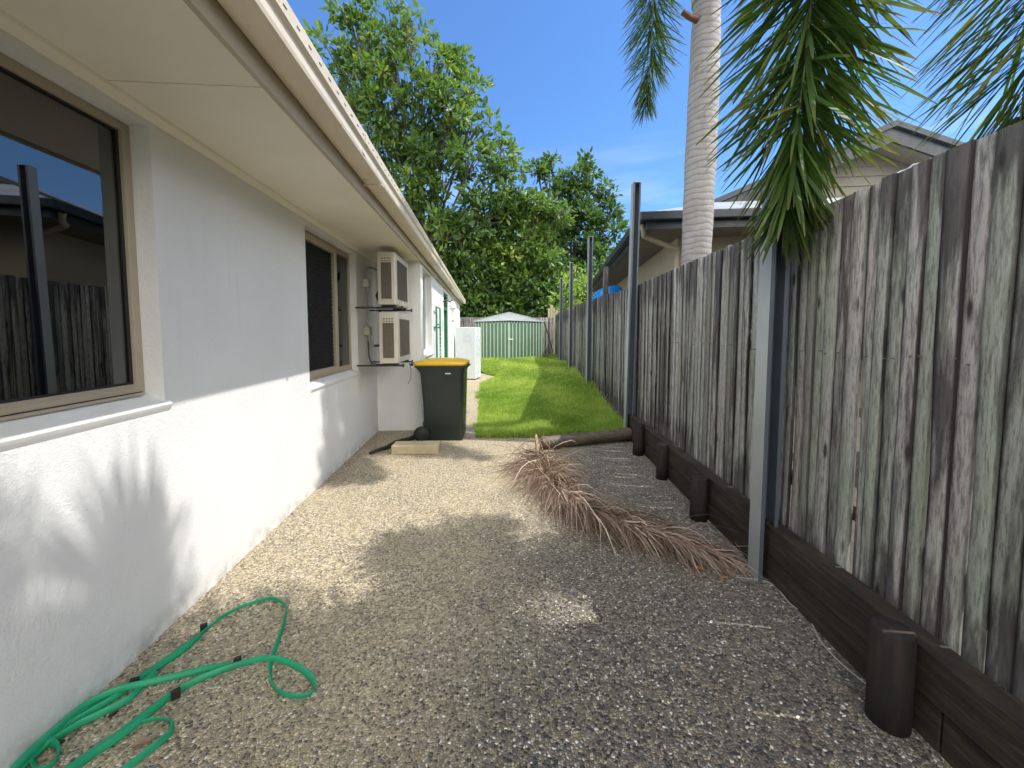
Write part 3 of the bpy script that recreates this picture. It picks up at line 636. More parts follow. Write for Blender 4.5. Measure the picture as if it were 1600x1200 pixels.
s.tube([(WX+.02, 5.1, 1.37), (WX+.02, 5.12, 1.10), (WX+.04, 5.16, 1.0), (WX+.14, 5.2, .985), (WX+.35, 5.2, .985)], .007, 6)
s.tube([(WX+.20, 5.02, 1.70), (WX+.20, 5.02, 1.15), (WX+.24, 4.95, 1.03), (WX+.34, 4.9, 1.0)], .014, 8)
s.tube([(WX+.16, 5.24, 2.2), (WX+.20, 5.1, 2.0), (WX+.17, 5.0, 1.87), (WX+.22, 4.95, 1.78), (WX+.3, 5, 1.77)], .02, 8)
s.tube([(WX+.2, 5.3, 2.2), (WX+.24, 5.1, 2.02), (WX+.22, 5.0, 1.9), (WX+.26, 4.95, 1.80)], .014, 8)
s.tube([(-1.03, 5.3, 1.03), (-1.0, 5.32, .9), (-1.01, 5.34, .78), (-1.05, 5.33, .70)], .004, 5)
pieces(s, 'cable', MT['pipe_dark'], K); settle(K, (WX, 5.04, 1.0))

# ------------------------------------------------------------------ wheelie bin
B = empty('wheelie_bin', 'dark green wheelie bin with yellow lid standing against the return wall', 'bin')
def rr(x0, x1, y0, y1, z, r, n=4):           # rounded rectangle ring
    pts = []
    for (cx, cy, a0) in ((x1-r, y1-r, 0), (x0+r, y1-r, 90), (x0+r, y0+r, 180), (x1-r, y0+r, 270)):
        for k in range(n+1): a = R(a0+90*k/n); pts.append((cx+r*math.cos(a), cy+r*math.sin(a), z))
    return pts
s = MB(); s.smooth = True
s.loft([rr(-.775, -.285, 4.99, 5.47, .0, .03), rr(-.78, -.28, 4.985, 5.475, .02, .04), rr(-.79, -.265, 4.965, 5.495, .5, .05), rr(-.815, -.255, 4.95, 5.51, .88, .05), rr(-.83, -.25, 4.945, 5.515, .91, .05),
        rr(-.86, -.245, 4.94, 5.52, .945, .05), rr(-.875, -.24, 4.935, 5.525, .965, .05)])
body = s.build('body', MT['bin'], B)
s = MB(); s.loft([rr(-.885, -.225, 4.925, 5.533, .962, .05), rr(-.885, -.225, 4.925, 5.533, .985, .05)]); s.build('rim', MT['bin'], body, .004)
s = MB(); s.span(-.238, -.205, 5.0, 5.46, .955, .968); s.build('lift_comb', MT['bin'], body, .003)
s = MB()
for x in (-.74,): s.prism([(x-.0, .94), (x+.012, .94), (x+.012, .86), (x, .85)], 4.936, 4.950)
s.span(-.80, -.30, 4.944, 4.951, .925, .932); pieces(s, 'rib', MT['bin'], body)
s = MB()
xx = -.485
for wdt in (.012, .010, .011, .009, .012): s.span(xx, xx+wdt, 4.9395, 4.9415, .877, .893); xx += wdt+.003
s.build('maker_mark', MT['white'], body)
s = MB(); s.smooth = True
s.loft([rr(-.885, -.228, 4.922, 5.535, .9865, .05), rr(-.893, -.222, 4.916, 5.541, 1.0, .05), rr(-.893, -.224, 4.918, 5.539, 1.018, .05), rr(-.875, -.25, 4.94, 5.515, 1.032, .05), rr(-.80, -.30, 4.98, 5.475, 1.045, .05), rr(-.74, -.37, 5.03, 5.42, 1.058, .06)])
lid = s.build('lid', MT['lid'], B)
s = MB(); s.span(-.80, -.70, 4.99, 5.05, 1.035, 1.062); s.span(-.36, -.30, 4.96, 5.5, 1.024, 1.04); pieces(s, 'lid_ridge', MT['lid'], lid, .008)
s = MB(); s.tube([(-.90, 4.97, .99), (-.935, 4.97, 1.0), (-.935, 5.49, 1.0), (-.90, 5.49, .99)], .013, 8); s.build('handle', MT['bin'], B)
s = MB(); s.tube([(-.80, 4.93, .10), (-.80, 5.53, .10)], .011, 8); s.build('axle', MT['tyre'], B)
for yy in (4.925, 5.49):
    s = MB(); s.smooth = True
    s.loft([[(-.80+r_*math.cos(t), yy+o_, .10+r_*math.sin(t)) for t in np.linspace(0, 2*math.pi, 25)[:-1]] for (r_, o_) in ((.085, 0), (.099, .006), (.1, .02), (.1, .035), (.095, .045))])
    wh = s.build('wheel', MT['tyre'], B)
    s = MB(); s.loft([[(-.80+r_*math.cos(t), yy+o_, .10+r_*math.sin(t)) for t in np.linspace(0, 2*math.pi, 19)[:-1]] for (r_, o_) in ((.02, -.008), (.06, -.004), (.065, -.001))]); s.build('hub', MT['bin'], wh)
settle(B, (-.53, 5.23, 0)); B.rotation_euler[2] = R(-3)

# concrete paver and loose timber by the bin
p0 = G(611, 711); p1 = G(686, 710)
s = MB(); s.box((0, 0, .05), (.545, .215, .1)); pv = s.build('concrete_paver', MT['brick_block'], None, .006)
tag(pv, 'thick pale concrete paver lying on the ground in front of the bin', 'paver'); pv.location = ((p0.x+p1.x)/2+.0, (p0.y+p1.y)/2+.115, .001); pv.rotation_euler[2] = math.atan2(p1.y-p0.y, p1.x-p0.x)
q0 = G(578, 711); q1 = G(655, 682)
s = MB(); pts = [q0.lerp(q1, t)+Vector((.01*math.sin(t*9), 0, .022+.008*math.sin(t*14))) for t in np.linspace(0, 1, 12)]
s.tube(pts, [.012+.018*math.sin(min(t*3.0, 1.57)) for t in np.linspace(0, 1, 12)], 7, flat=1.5)
st = s.build('dark_stick', MT['peg']); tag(st, 'rotten dark stick lying behind the concrete paver and under the bin', 'stick'); rebase(st, tuple(q0))

# ------------------------------------------------------------------ storage box by the path
T = empty('hot_water_unit', 'tall white metal hot water unit with a small square window standing on the path', 'water heater')
s = MB(); s.span(-.30, .30, 0, .55, .03, 1.55); c_ = s.build('cabinet', MT['tank'], T, .02, 3)
s = MB()
for k, (a0, wd_) in enumerate(((.11, .006), (.065, .006))):
    for (xa, xb, za, zb) in ((-a0, a0, a0-wd_, a0), (-a0, a0, -a0, -a0+wd_), (-a0, -a0+wd_, -a0+wd_, a0-wd_), (a0-wd_, a0, -a0+wd_, a0-wd_)): s.span(.06+xa, .06+xb, -.0035, -.0005, 1.22+za, 1.22+zb)
s.span(.02, .10, -.0035, -.0005, 1.292, 1.298)
s.build('control_panel', MT['line'], c_)
s = MB()
for (ya, yb, za, zb) in ((.16, .40, .72, .726), (.16, .40, .98, .986), (.16, .166, .726, .98), (.394, .40, .726, .98)): s.span(.3005, .3035, ya, yb, za, zb)
s.build('access_hatch', MT['line'], c_)
s = MB(); s.span(-.28, .28, .02, .53, 0, .029); s.build('base', MT['brown'], T)
T.location = (-.555, 11.35, 0); T.rotation_euler[2] = R(-17)

# ------------------------------------------------------------------ garden shed
S_ = empty('garden_shed', 'green ribbed steel garden shed with grey gable roof at the end of the lawn', 'shed')
SX0, SX1, SY, SZ = -.40, 2.52, 16.6, .24
s = MB(); s.span(SX0, SX1, SY+.02, SY+1.5, SZ, SZ+1.62); s.prism([(SX0, SZ+1.62), ((SX0+SX1)/2, SZ+1.95), (SX1, SZ+1.62)], SY+.03, SY+1.5); s.build('wall', MT['shed'], S_)
s = MB()
for k in range(25):
    x = SX0+.03+(SX1-SX0-.06)*k/24
    if abs(x-(SX0+.32)) < .05 or abs(x-(SX1-.36)) < .05: continue
    s.span(x-.017, x+.017, SY+.006, SY+.019, SZ+.02, SZ+1.60)
s.build('rib', MT['shed_rib'], S_)
xm = (SX0+SX1)/2
for (xa, xb) in ((SX0+.34, xm-.01), (xm+.01, SX1-.38)):
    s = MB(); s.span(xa, xb, SY-.02, SY+.005, SZ+.03, SZ+1.56); d_ = s.build('door', MT['shed'], S_, .004)
    s = MB()
    for k in range(1, 7): x = xa+(xb-xa)*k/7; s.span(x-.016, x+.016, SY-.032, SY-.0205, SZ+.05, SZ+1.54)
    for x in (xa+.016, xb-.016): s.span(x-.016, x+.016, SY-.036, SY-.0205, SZ+.03, SZ+1.56)
    s.build('door_rib', MT['shed_rib'], d_)
s = MB(); s.span(xm-.03, xm+.18, SY-.06, SY-.037, SZ+.83, SZ+.87); s.span(xm-.04, xm-.02, SY-.055, SY-.0365, SZ+.78, SZ+.9); s.build('bolt', MT['white'], S_, .004)
s = MB(); s.prism([(SX0-.06, SZ+1.60), (SX0-.06, SZ+1.64), (xm, SZ+2.0), (SX1+.06, SZ+1.64), (SX1+.06, SZ+1.60), (xm, SZ+1.66)], SY-.06, SY+.015)
s.build('gable', MT['galv_light'], S_)
s = MB(); s.prism([(SX0-.08, SZ+1.645), (SX0-.08, SZ+1.66), (xm, SZ+2.022), (SX1+.08, SZ+1.66), (SX1+.08, SZ+1.645), (xm, SZ+2.003)], SY-.08, SY+1.56); s.build('roof', MT['galv_light'], S_)
settle(S_, (xm, SY+.7, SZ))

# ------------------------------------------------------------------ paling fences
def palings(y0, y1, xa, zt, zb, side=-1, gapy=True, seed=3, wmean=.072):
    r = random.Random(seed); V = []; F = []; A = []; E_ = []; y = y0; i = 0
    while y < y1:
        w_ = wmean*r.uniform(.80, 1.2); gap = r.uniform(-.003, .0); wedge = 0
        q = r.random()
        wk = 1.7
        if q < (.34 if 2.3 < y < 4.6 else .22 if y < 5 else .04): wedge = r.uniform(.014, .020) if y > 2.2 else r.uniform(.011, .016); wk = 0; gap = 0
        elif q < .55 and y > 4.6: wedge = r.uniform(.003, .006); wk = 3.6
        topn = zt(y)+r.uniform(-.006, .006); botn = zb(y)+r.uniform(-.02, .012); th = .016
        lap = (.011 if i % 2 else 0)+r.uniform(-.003, .003); sh = r.uniform(-.003, .003); tap = r.uniform(0, .0025)
        rv = r.random(); n0 = len(V); nz_ = 8; bow = r.uniform(-.006, .006)
        for k in range(nz_+1):
            t = k/nz_; z = botn+(topn-botn)*t; xo = xa-lap+bow*math.sin(t*3.14); yo = sh*(1-t)
            ya = y+yo+tap*(1-t)+.0003*r.uniform(-1, 1); yb = y+w_+yo-tap*(1-t)*.5-wedge*(max(0, 1-t*wk) if wk else min(1, max(0, (.60-t)*5)))+.0003*r.uniform(-1, 1)
            for (px_, py_) in ((xo, ya+.002), (xo+.002, ya), (xo+th, ya), (xo+th, yb), (xo+.002, yb), (xo, yb-.002)):
                V.append((px_, py_, z)); A.append(rv); E_.append(0. if py_ < (ya+yb)/2 else 1.)
        for k in range(nz_):
            for e in range(6): a = n0+k*6+e; b_ = n0+k*6+(e+1) % 6; F.append((a, b_, b_+6, a+6))
        F.append(tuple(n0+e for e in (0, 1, 4, 5))); F.append(tuple(n0+e for e in (1, 2, 3, 4)))
        F.append(tuple(n0+nz_*6+e for e in (0, 1, 4, 5))); F.append(tuple(n0+nz_*6+e for e in (1, 2, 3, 4)))
        y += w_+gap; i += 1
    return np.array(V), F, A, E_
def zt(y): return 2.048+.006*math.sin(y*2)+ (.16*sstep(3.5, 14, y)) + .012*math.sin(y*.9)
def zb(y): return (.245 if y < 5.0 else .2) if y < 5.0 else float(lawn_z(fx(1.45, y), y))+.0
FN = empty('paling_fence', 'tall weathered grey timber paling fence with dark stains along the right side of the yard', 'fence')
V, F, A, E_ = palings(-2.0, 18.2, 1.53, zt, zb)
V[:, 0] += 0; Vw = V.copy(); Vw[:, 0] = V[:, 0]+FS*V[:, 1]
npmesh('palings', Vw, F, MT['paling'], FN, rnd=A, attr2=E_)
for zz in (.56, 1.31, 1.86):
    s = MB(); s.box((0, 0, 0), (.04, 20.4, .07)); o = s.build('rail', MT['bark'], FN); me = o.data
    for v_ in me.vertices: v_.co = (fx(1.57, 8.1+v_.co.y)+v_.co.x, 8.1+v_.co.y, zz+v_.co.z + (.08 if 8.1+v_.co.y > 10 else 0))
s = MB(); r_ = random.Random(5); y = -.4
while y < 6:
    for k in range(2):
        yy = y+.02+.035*k; zz_ = 1.315+r_.uniform(-.012, .012); s.tube([(fx(1.514, yy), yy, zz_), (fx(1.535, yy), yy, zz_)], .0026, 6)
    y += r_.uniform(.07, .20)
pieces(s, 'nail', MT['slot'], FN)
settle(FN, (fx(1.53, 0), 0, 0))
BF = empty('back_fence', 'dark weathered paling fence behind the green shed', 'fence')
V, F, A, E_ = palings(-6, 3.3, 0, lambda y: 2.1, lambda y: .1, seed=9, wmean=.10)
Vb = np.stack([V[:, 1], 18.55+V[:, 0], V[:, 2]], 1); npmesh('palings', Vb, F, MT['paling'], BF, rnd=A, attr2=E_)
s = MB(); s.span(-6, 3.3, 18.57, 18.62, 1.9, 1.98); s.build('rail', MT['bark'], BF); settle(BF, (-1.3, 18.55, .1))

# galvanised posts along the fence
def post(y, ztop, label, zbase=0, lean=0, xoff=0):
    P_ = empty('steel_post', label, 'post', 'galvanised steel posts along the fence')
    s = MB(); a = .098; t = .004
    prof = [(0, 0), (.024, 0), (.024, .0035), (.0035, .0035), (.0035, .1015), (a-.0035, .1015), (a-.0035, .0035), (a-.020, .0035), (a-.020, 0), (a, 0), (a, .105), (0, .105)]
    n_ = len(prof); s.add([(p[0], p[1], -.05) for p in prof]+[(p[0], p[1], ztop-zbase) for p in prof], [(i, (i+1) % n_, (i+1) % n_+n_, i+n_) for i in range(n_)]+[tuple(range(n_, 2*n_))])
    s.m = [1 if k <= 9 else 0 for k in range(n_)]+[0]; s.build('shaft', [MT['galv'], MT['galv_shade']], P_, .001)  # front lips and channel inside take the steel with painted shade
    s = MB(); s.span(-.002, a+.002, -.002, .107, ztop-zbase+.0005, ztop-zbase+.006); s.build('cap', MT['galv'], P_, .001)
    P_.location = (fx(1.345, y)+xoff, y, zbase); P_.rotation_euler = (0, lean, -FANG); return P_
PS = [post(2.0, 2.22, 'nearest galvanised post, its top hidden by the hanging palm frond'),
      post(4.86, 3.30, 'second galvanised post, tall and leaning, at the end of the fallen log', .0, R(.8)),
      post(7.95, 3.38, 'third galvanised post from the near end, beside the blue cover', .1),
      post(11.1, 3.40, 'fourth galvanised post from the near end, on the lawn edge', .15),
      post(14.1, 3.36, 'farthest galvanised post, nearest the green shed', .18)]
s = MB(); zc = .30; rr_ = random.Random(4)          # stencilled characters running up the post
fc = bpy.data.curves.new('print', 'FONT'); fc.body = 'C10015  G450 Z350  100 15 2 4'; fc.size = .024; fc.extrude = .0004; fo = bpy.data.objects.new('print_curve', fc)
COL.objects.link(fo); dg = bpy.context.evaluated_depsgraph_get(); me = bpy.data.meshes.new_from_object(fo.evaluated_get(dg)); bpy.data.objects.remove(fo)
pr = bpy.data.objects.new('stencil_text', me); COL.objects.link(pr); me.materials.clear(); me.materials.append(MT['print']); pr.parent = PS[0]
pr.rotation_euler = (R(90), R(-90), 0); pr.location = (.066, .1008, .27)
# ------------------------------------------------------------------ retaining wall of sleepers
RW = empty('retaining_wall', 'low dark timber sleeper retaining wall along the foot of the fence', 'retaining wall')
for row, (za, zb_) in enumerate(((-.02, .150), (.155, .322))):
    for k, (ya, yb) in enumerate(((-1.6, 2.03), (2.036, 5.02)) if row else ((-1.6, 1.1), (1.106, 4.0), (4.006, 5.02))):
        s = MB(); a0 = 1.402+(.006 if row == 0 else 0)
        n = 14; rings = []
        for i in range(n+1):
            y = ya+(yb-ya)*i/n; j = .003*math.sin(i*2.3+row); x0 = fx(a0+j, y); x1 = fx(a0+.095, y); jz = .003*math.sin(i*1.7+k)
            rings.append([(x0, y, za), (x1, y, za), (x1, y, zb_+jz), (x0, y, zb_+jz)])
        s.loft(rings); s.build('sleeper', MT['sleeper'], RW, .004)
for (pa, pb, h_) in (((1375, 1145), (1440, 1145), .362), ((1083, 815), (1110, 815), .33), ((1028, 750), (1045, 750), .34), ((990, 712), (1008, 712), .36)):
    a_, b_ = G(*pa), G(*pb); c_ = (a_+b_)/2; r0 = min(.062, (b_-a_).length/2); cy = c_.y+r0*.7; cx = fx(1.401, cy)-r0
    s = MB(); rg = []
    for z in (-.02, .1, h_-.01, h_):
        rg.append([(cx+(r0 if z < h_ else r0-.008)*math.cos(t)*(1+.03*math.sin(t*5+z*9)), cy+(r0 if z < h_ else r0-.008)*math.sin(t), z) for t in np.linspace(0, 2*math.pi, 21)[:-1]])
    s.smooth = True; s.loft(rg); s.build('peg', MT['peg'], RW)
settle(RW, (fx(1.40, 2), 2, 0))

# fallen log
l0 = G(846, 702); l1 = G(985, 688)
LG = empty('fallen_log', 'brown timber log lying across the pavement at the edge of the lawn', 'log')
s = MB(); s.smooth = True
d_ = (l1-l0); nn = 10; pts = [l0+d_*t+Vector((0, 0, .078+.010*t)) for t in np.linspace(0, 1, nn)]
s.tube(pts, [.070+.006*math.sin(t*7)+.006*t for t in np.linspace(0, 1, nn)], 16); s.build('trunk', MT['log'], LG)
s = MB(); e0 = pts[0]-d_.normalized()*.002
s.tube([e0-d_.normalized()*.001, e0], [.062, .064], 14); s.build('cut_end', MT['bark'], LG)
s = MB(); kp = pts[1]+Vector((.02, -.069, .004)); s.tube([kp, kp+Vector((0, -.012, 0))], [.022, .012], 9); s.build('knot', MT['peg'], LG)
settle(LG, tuple(l0))

# ------------------------------------------------------------------ garden hose
def catmull(P, n=6):
    P = [Vector(p) for p in P]; out_ = []
    for i in range(len(P)-1):
        a, b_, c_, d_ = P[max(i-1, 0)], P[i], P[i+1], P[min(i+2, len(P)-1)]
        for k in range(n):
            t = k/n; out_.append(.5*((2*b_)+(c_-a)*t+(2*a-5*b_+4*c_-d_)*t*t+(3*b_-a-3*c_+d_)*t**3))
    out_.append(P[-1]); return out_
HS = empty('garden_hose', 'flat bright green garden hose lying in loops on the pavement by the wall', 'garden hose')
def ribbon(px, name='strand', z0=0., wd_=.026, tilt=.35, zoff=None):
    pts = []
    for i, p_ in enumerate(px):
        q = G(p_[0]/2.857, p_[1]/2.857+880, .014); q.z = .004+z0+(p_[2] if len(p_) > 2 else 0); q.x = max(q.x, WX+.025); pts.append(q)
    c = catmull(pts, 8); V = []; F = []; n = 10
    for i, p_ in enumerate(c):
        t = (c[min(i+1, len(c)-1)]-c[max(i-1, 0)]).normalized(); sd = t.cross(Vector((0, 0, 1))).normalized()
        tl = tilt+.18*math.sin(i*.13); a = (Vector((0, 0, 1))*math.cos(tl)+sd*math.sin(tl)); b_ = t.cross(a)
        for k in range(n):
            th = 2*math.pi*k/n; V.append(p_+a*(wd_/2*math.cos(th)+wd_/2*abs(math.cos(tl)))+b_*.0042*math.sin(th))
    for i in range(len(c)-1):
        for k in range(n): F.append((i*n+k, i*n+(k+1) % n, (i+1)*n+(k+1) % n, (i+1)*n+k))
    F0 = np.array(F); return npmesh(name, [tuple(v) for v in V], F0, MT['hose'], HS, smooth=True)
ribbon([(-60, 985), (30, 905), (190, 790), (380, 655), (590, 530), (760, 415), (890, 318), (1000, 230), (1110, 178), (1215, 155), (1270, 182), (1280, 215), (1262, 300), (1235, 380), (1215, 450), (1212, 500), (1235, 560), (1290, 590), (1365, 588), (1397, 555), (1375, 505), (1300, 455), (1200, 440, .012), (1080, 452), (960, 492), (860, 535), (780, 582), (680, 655), (560, 745), (440, 828), (300, 930), (200, 1010)])
ribbon([(1035, 462), (930, 478, .004), (780, 520, .010), (600, 572, .02), (500, 600, .02), (380, 662, .02), (210, 790, .02), (60, 915, .02), (-40, 1010)])
ribbon([(900, 322), (810, 398), (700, 470), (600, 540), (520, 600), (420, 660), (300, 735), (190, 830), (90, 930), (20, 1010)], z0=.002)
ribbon([(640, 705), (700, 688), (755, 690), (778, 718), (760, 762), (700, 815), (610, 885), (520, 960)])
ribbon([(700, 488), (640, 545), (580, 605), (470, 665), (360, 718), (260, 780), (190, 830), (160, 868), (175, 905), (215, 905), (250, 870), (255, 825), (225, 808), (180, 830), (120, 880), (60, 960)])
ribbon([(760, 598), (660, 680), (540, 775), (420, 855), (320, 930)], z0=.001)
s = MB()
for (px_, py_, az) in ((910, 288, .6), (1060, 440, .5), (600, 535, .4), (785, 585, .7)):
    q = G(px_/2.857, py_/2.857+880, .02); s.box((q.x, q.y, .022), (.028, .016, .036), Matrix.Rotation(az, 3, 'Z'))
pieces(s, 'clip', MT['tyre'], HS, .003)
settle(HS, (-1.1, 1.3, 0))
# seed pods on the pavement
for i, (px_, py_, a_, lb) in enumerate(((506, 682, .9, 'dark seed pod lying between the hose strands, apart from the wall'), (268, 808, .3, 'small dark seed pod beside the curl of hose near the bottom left corner'), (598, 536, .2, 'dark seed pod caught under the upper hose strands'))):
    q = G(px_/2.857, py_/2.857+880, 0); s = MB(); s.smooth = True; s.tube([(-.014, 0, .007), (-.008, .001, .007), (0, 0, .008), (.008, 0, .007), (.014, 0, .007)], [.002, .006, .0065, .0055, .002], 8)
    o = s.build('seed_pod', MT['tyre']); o.location = (q.x, q.y, .001); o.rotation_euler[2] = a_; tag(o, lb, 'seed pod', 'seed pods on the pavement')
# thin pale cable along the sleepers
c_ = catmull([G(1150, 903), G(1203, 912), G(1235, 945), G(1262, 965), G(1280, 1000), G(1296, 1020), G(1325, 1048), G(1372, 1085)], 5)
s = MB(); s.tube([p+Vector((0, 0, .005)) for p in c_], .0028, 6); o = s.build('thin_cable', MT['pipe']); tag(o, 'thin pale cable lying on the pavement along the sleeper wall', 'cable'); rebase(o, (1.6, 1.8, 0))
# dry curled leaves
def dryleaf(px_, py_, ln, wd_, rz, label, mat='dead_r'):
    q = G(px_, py_); V = []; n = 8
    for i in range(n+1):
        t = i/n; ww = wd_*math.sin(math.pi*min(max(t, .04), .96))**.7/2
        for j in (-1, -.4, .4, 1): V.append(((t-.5)*ln, j*ww, .004+.012*(j*j)+.01*math.sin(t*4)))
    F = [(i*4+k, i*4+k+1, (i+1)*4+k+1, (i+1)*4+k) for i in range(n) for k in range(3)]
    o = npmesh('dry_leaf', V, F, MT[mat], smooth=True); m_ = o.modifiers.new('s', 'SOLIDIFY'); m_.thickness = .0012
    o.location = (q.x, q.y, .003); o.rotation_euler[2] = rz; tag(o, label, 'leaf', 'dry leaves on the pavement')
MT['orange_leaf'] = simple('orange dry leaf', (.34, .15, .04), (.24, .10, .03), 20, .7)
dryleaf(1092, 893, .075, .03, -.2, 'long orange brown dry leaf lying below the fallen frond', 'orange_leaf')
dryleaf(1132, 905, .045, .03, .8, 'small curled dry leaf between the fallen frond and the nearest post', 'orange_leaf')
dryleaf(222, 1167, .05, .03, .5, 'pale curled dry leaf beside the small hose loop', 'dead_r')

# leaf litter and grit gathered along the wall, the sleepers and the lawn edge
n = 620; V = []; F = []; A = []; lr = random.Random(31)
for k in range(n):
    q = lr.random()
    if q < .33: y = lr.uniform(.8, 5.5); x = WX+.01+abs(lr.gauss(0, .035))
    elif q < .62: y = lr.uniform(.8, 4.9); x = fx(1.395, y)-abs(lr.gauss(0, .05))
    elif q < .74: y = 5.09-abs(lr.gauss(0, .05)); x = lr.uniform(-.85, 1.9)
    else: y = lr.uniform(.9, 5); x = lr.uniform(-1.45, 1.4)
    ln = lr.uniform(.004, .020)*(1 if q < .74 else .8); wd_ = ln*lr.uniform(.12, .5); a = lr.uniform(0, 6.28); c_, s_2 = math.cos(a), math.sin(a); z = .0025+lr.random()*.003; n0 = len(V)
    for (u_, v_, w_) in ((-1, 0, 0), (0, -1, .002), (1, 0, .001), (0, 1, .003)): V.append((x+c_*u_*ln/2-s_2*v_*wd_, y+s_2*u_*ln/2+c_*v_*wd_, z+w_))
    F.append((n0, n0+1, n0+2, n0+3)); A += [lr.random()*.9]*4
tag(npmesh('leaf_litter', V, F, MT['dead'], rnd=A, attr2=[0.]*len(A)), 'scattered brown leaf litter along the edges of the pavement', 'litter', kind='stuff')

# ================================================================== PALMS
def leaflets(P, T, L_, Wd, alpha, phi, nseg=4, droop=.5, curl=0., zmin=None, ragged=True, taper=None):
    """strip leaflets: P base points (n,3), T rachis tangents, alpha = angle from tangent, phi = azimuth round the rachis"""
    n = len(P); T = T/np.linalg.norm(T, axis=1)[:, None]
    ref = np.where(np.abs(T[:, 2:3]) > .95, np.array([[1., 0, 0]]), np.array([[0, 0, 1.]])); A_ = np.cross(ref, T); A_ /= np.linalg.norm(A_, axis=1)[:, None]; B_ = np.cross(T, A_)
    Nn = A_*np.cos(phi)[:, None]+B_*np.sin(phi)[:, None]; D = T*np.cos(alpha)[:, None]+Nn*np.sin(alpha)[:, None]
    S = np.cross(D, Nn+.001); S += rng.normal(0, .35, S.shape); S -= D*np.sum(S*D, 1)[:, None]; S /= np.linalg.norm(S, axis=1)[:, None]+1e-9
    V = np.zeros((n, (nseg+1)*2, 3)); p = P.copy(); d = D.copy(); seg = (L_/nseg)[:, None]
    prof = taper or [.4, .85, 1.0, .85, .35]
    tp = np.zeros((n, (nseg+1)*2))
    for k in range(nseg+1):
        w_ = (Wd*prof[min(k, len(prof)-1)])[:, None]/2
        V[:, 2*k] = p-S*w_; V[:, 2*k+1] = p+S*w_
        if k == nseg and ragged: V[:, 2*k+1] += d*(rng.uniform(-.14, .05, n)*L_)[:, None]
        tp[:, 2*k:2*k+2] = k/nseg
        if k < nseg:
            p = p+d*seg; d = d+np.array([[0, 0, -1.]])*(droop*(k+1)/nseg)[:, None]*.5 if hasattr(droop, '__len__') else d+np.array([[0, 0, -1.]])*droop*(k+1)/nseg*.5
            if curl: d = d+rng.normal(0, curl, d.shape)
            d /= np.linalg.norm(d, axis=1)[:, None]
            S = S-d*np.sum(S*d, 1)[:, None]; S /= np.linalg.norm(S, axis=1)[:, None]+1e-9
            if zmin is not None: p[:, 2] = np.maximum(p[:, 2], zmin+rng.uniform(0, .012, n))
    m_ = (nseg+1)*2; b0 = (np.arange(n)*m_)[:, None]
    F = np.concatenate([b0+np.array([[2*k, 2*k+1, 2*k+3, 2*k+2]]) for k in range(nseg)])
    return V.reshape(-1, 3), F, tp.ravel(), m_
def path_samples(pts, n):
    c = catmull(pts, 10); c = np.array([tuple(p) for p in c]); sl_ = np.r_[0, np.cumsum(np.linalg.norm(np.diff(c, axis=0), axis=1))]
    s_ = np.sort(rng.uniform(.0, 1., n))*sl_[-1]; P = np.stack([np.interp(s_, sl_, c[:, k]) for k in range(3)], 1)
    e = .02; P2 = np.stack([np.interp(np.minimum(s_+e, sl_[-1]), sl_, c[:, k]) for k in range(3)], 1); P1 = np.stack([np.interp(np.maximum(s_-e, 0), sl_, c[:, k]) for k in range(3)], 1)
    return c, P, P2-P1, s_/sl_[-1], sl_[-1]
def frond(pts, parent, L0=.40, W0=.032, dens=150, start=.18, name='frond', thin=None, wide=.06, droop=.35, aspread=(38, 66), tipgold=.0):
    c, P, T, u, tot = path_samples(pts, int(dens*sum((Vector(pts[i+1])-Vector(pts[i])).length for i in range(len(pts)-1))))
    k = u > start; P, T, u = P[k], T[k], u[k]; n = len(P)
    Lf = L0*(.55+.45*np.minimum((u-start)/.18, 1))*np.where(u > .82, 1-.45*(u-.82)/.18, 1)*rng.uniform(.8, 1.15, n)
    Wf = W0*rng.uniform(.7, 1.15, n); big = rng.random(n) < wide; Wf[big] *= 2.2
    al = np.radians(rng.uniform(*aspread, n))*np.where(u > .9, .6, 1); ph = rng.uniform(0, 2*np.pi, n)
    if thin is not None:
        Tn = T/np.linalg.norm(T, axis=1)[:, None]; ref = np.where(np.abs(Tn[:, 2:3]) > .95, np.array([[1., 0, 0]]), np.array([[0, 0, 1.]])); A_ = np.cross(ref, Tn); A_ /= np.linalg.norm(A_, axis=1)[:, None]; B_ = np.cross(Tn, A_)
        q = np.abs((A_*np.cos(ph)[:, None]+B_*np.sin(ph)[:, None])@np.array(thin)); k = (q < .75) | (rng.random(n) < .18)
        P, T, u, Lf, Wf, al, ph = P[k], T[k], u[k], Lf[k], Wf[k], al[k], ph[k]; n = len(P)
    V, F, tp, m_ = leaflets(P, T, Lf, Wf, al, ph, 4, droop)
    rd = np.repeat(np.clip(rng.normal(.42, .22, n)+tipgold*rng.random(n), 0, 1), m_)
    # rachis tube
    rc = c[::3]; q = 6; R_ = MB(); R_.tube([tuple(p) for p in rc], [max(.004, .020*(1-i/len(rc))) for i in range(len(rc))], q)
    Vr = np.array(R_.v); Fr = [f for f in R_.f if len(f) == 4]; n0 = len(V)
    V = np.concatenate([V, Vr]); F = np.concatenate([F, np.array(Fr)+n0]); rd = np.r_[rd, np.zeros(len(Vr))]; tp = np.r_[tp, np.zeros(len(Vr))]
    mi = np.r_[np.zeros(len(F)-len(Fr)), np.ones(len(Fr))].astype(int)
    return npmesh(name, V, F, [MT['palm'], MT['rachis']], parent, rnd=rd, attr2=tp, midx=mi)
def arch(base, az, out_, rise, drop, hang=0.6):          # rachis: out of the crown, over and down
    dx, dy = math.cos(R(az)), math.sin(R(az)); b = Vector(base)
    return [b, b+Vector((dx*out_*.28, dy*out_*.28, rise*.75)), b+Vector((dx*out_*.62, dy*out_*.62, rise)), b+Vector((dx*out_*.88, dy*out_*.88, rise-drop*.38)), b+Vector((dx*out_, dy*out_, rise-drop))]
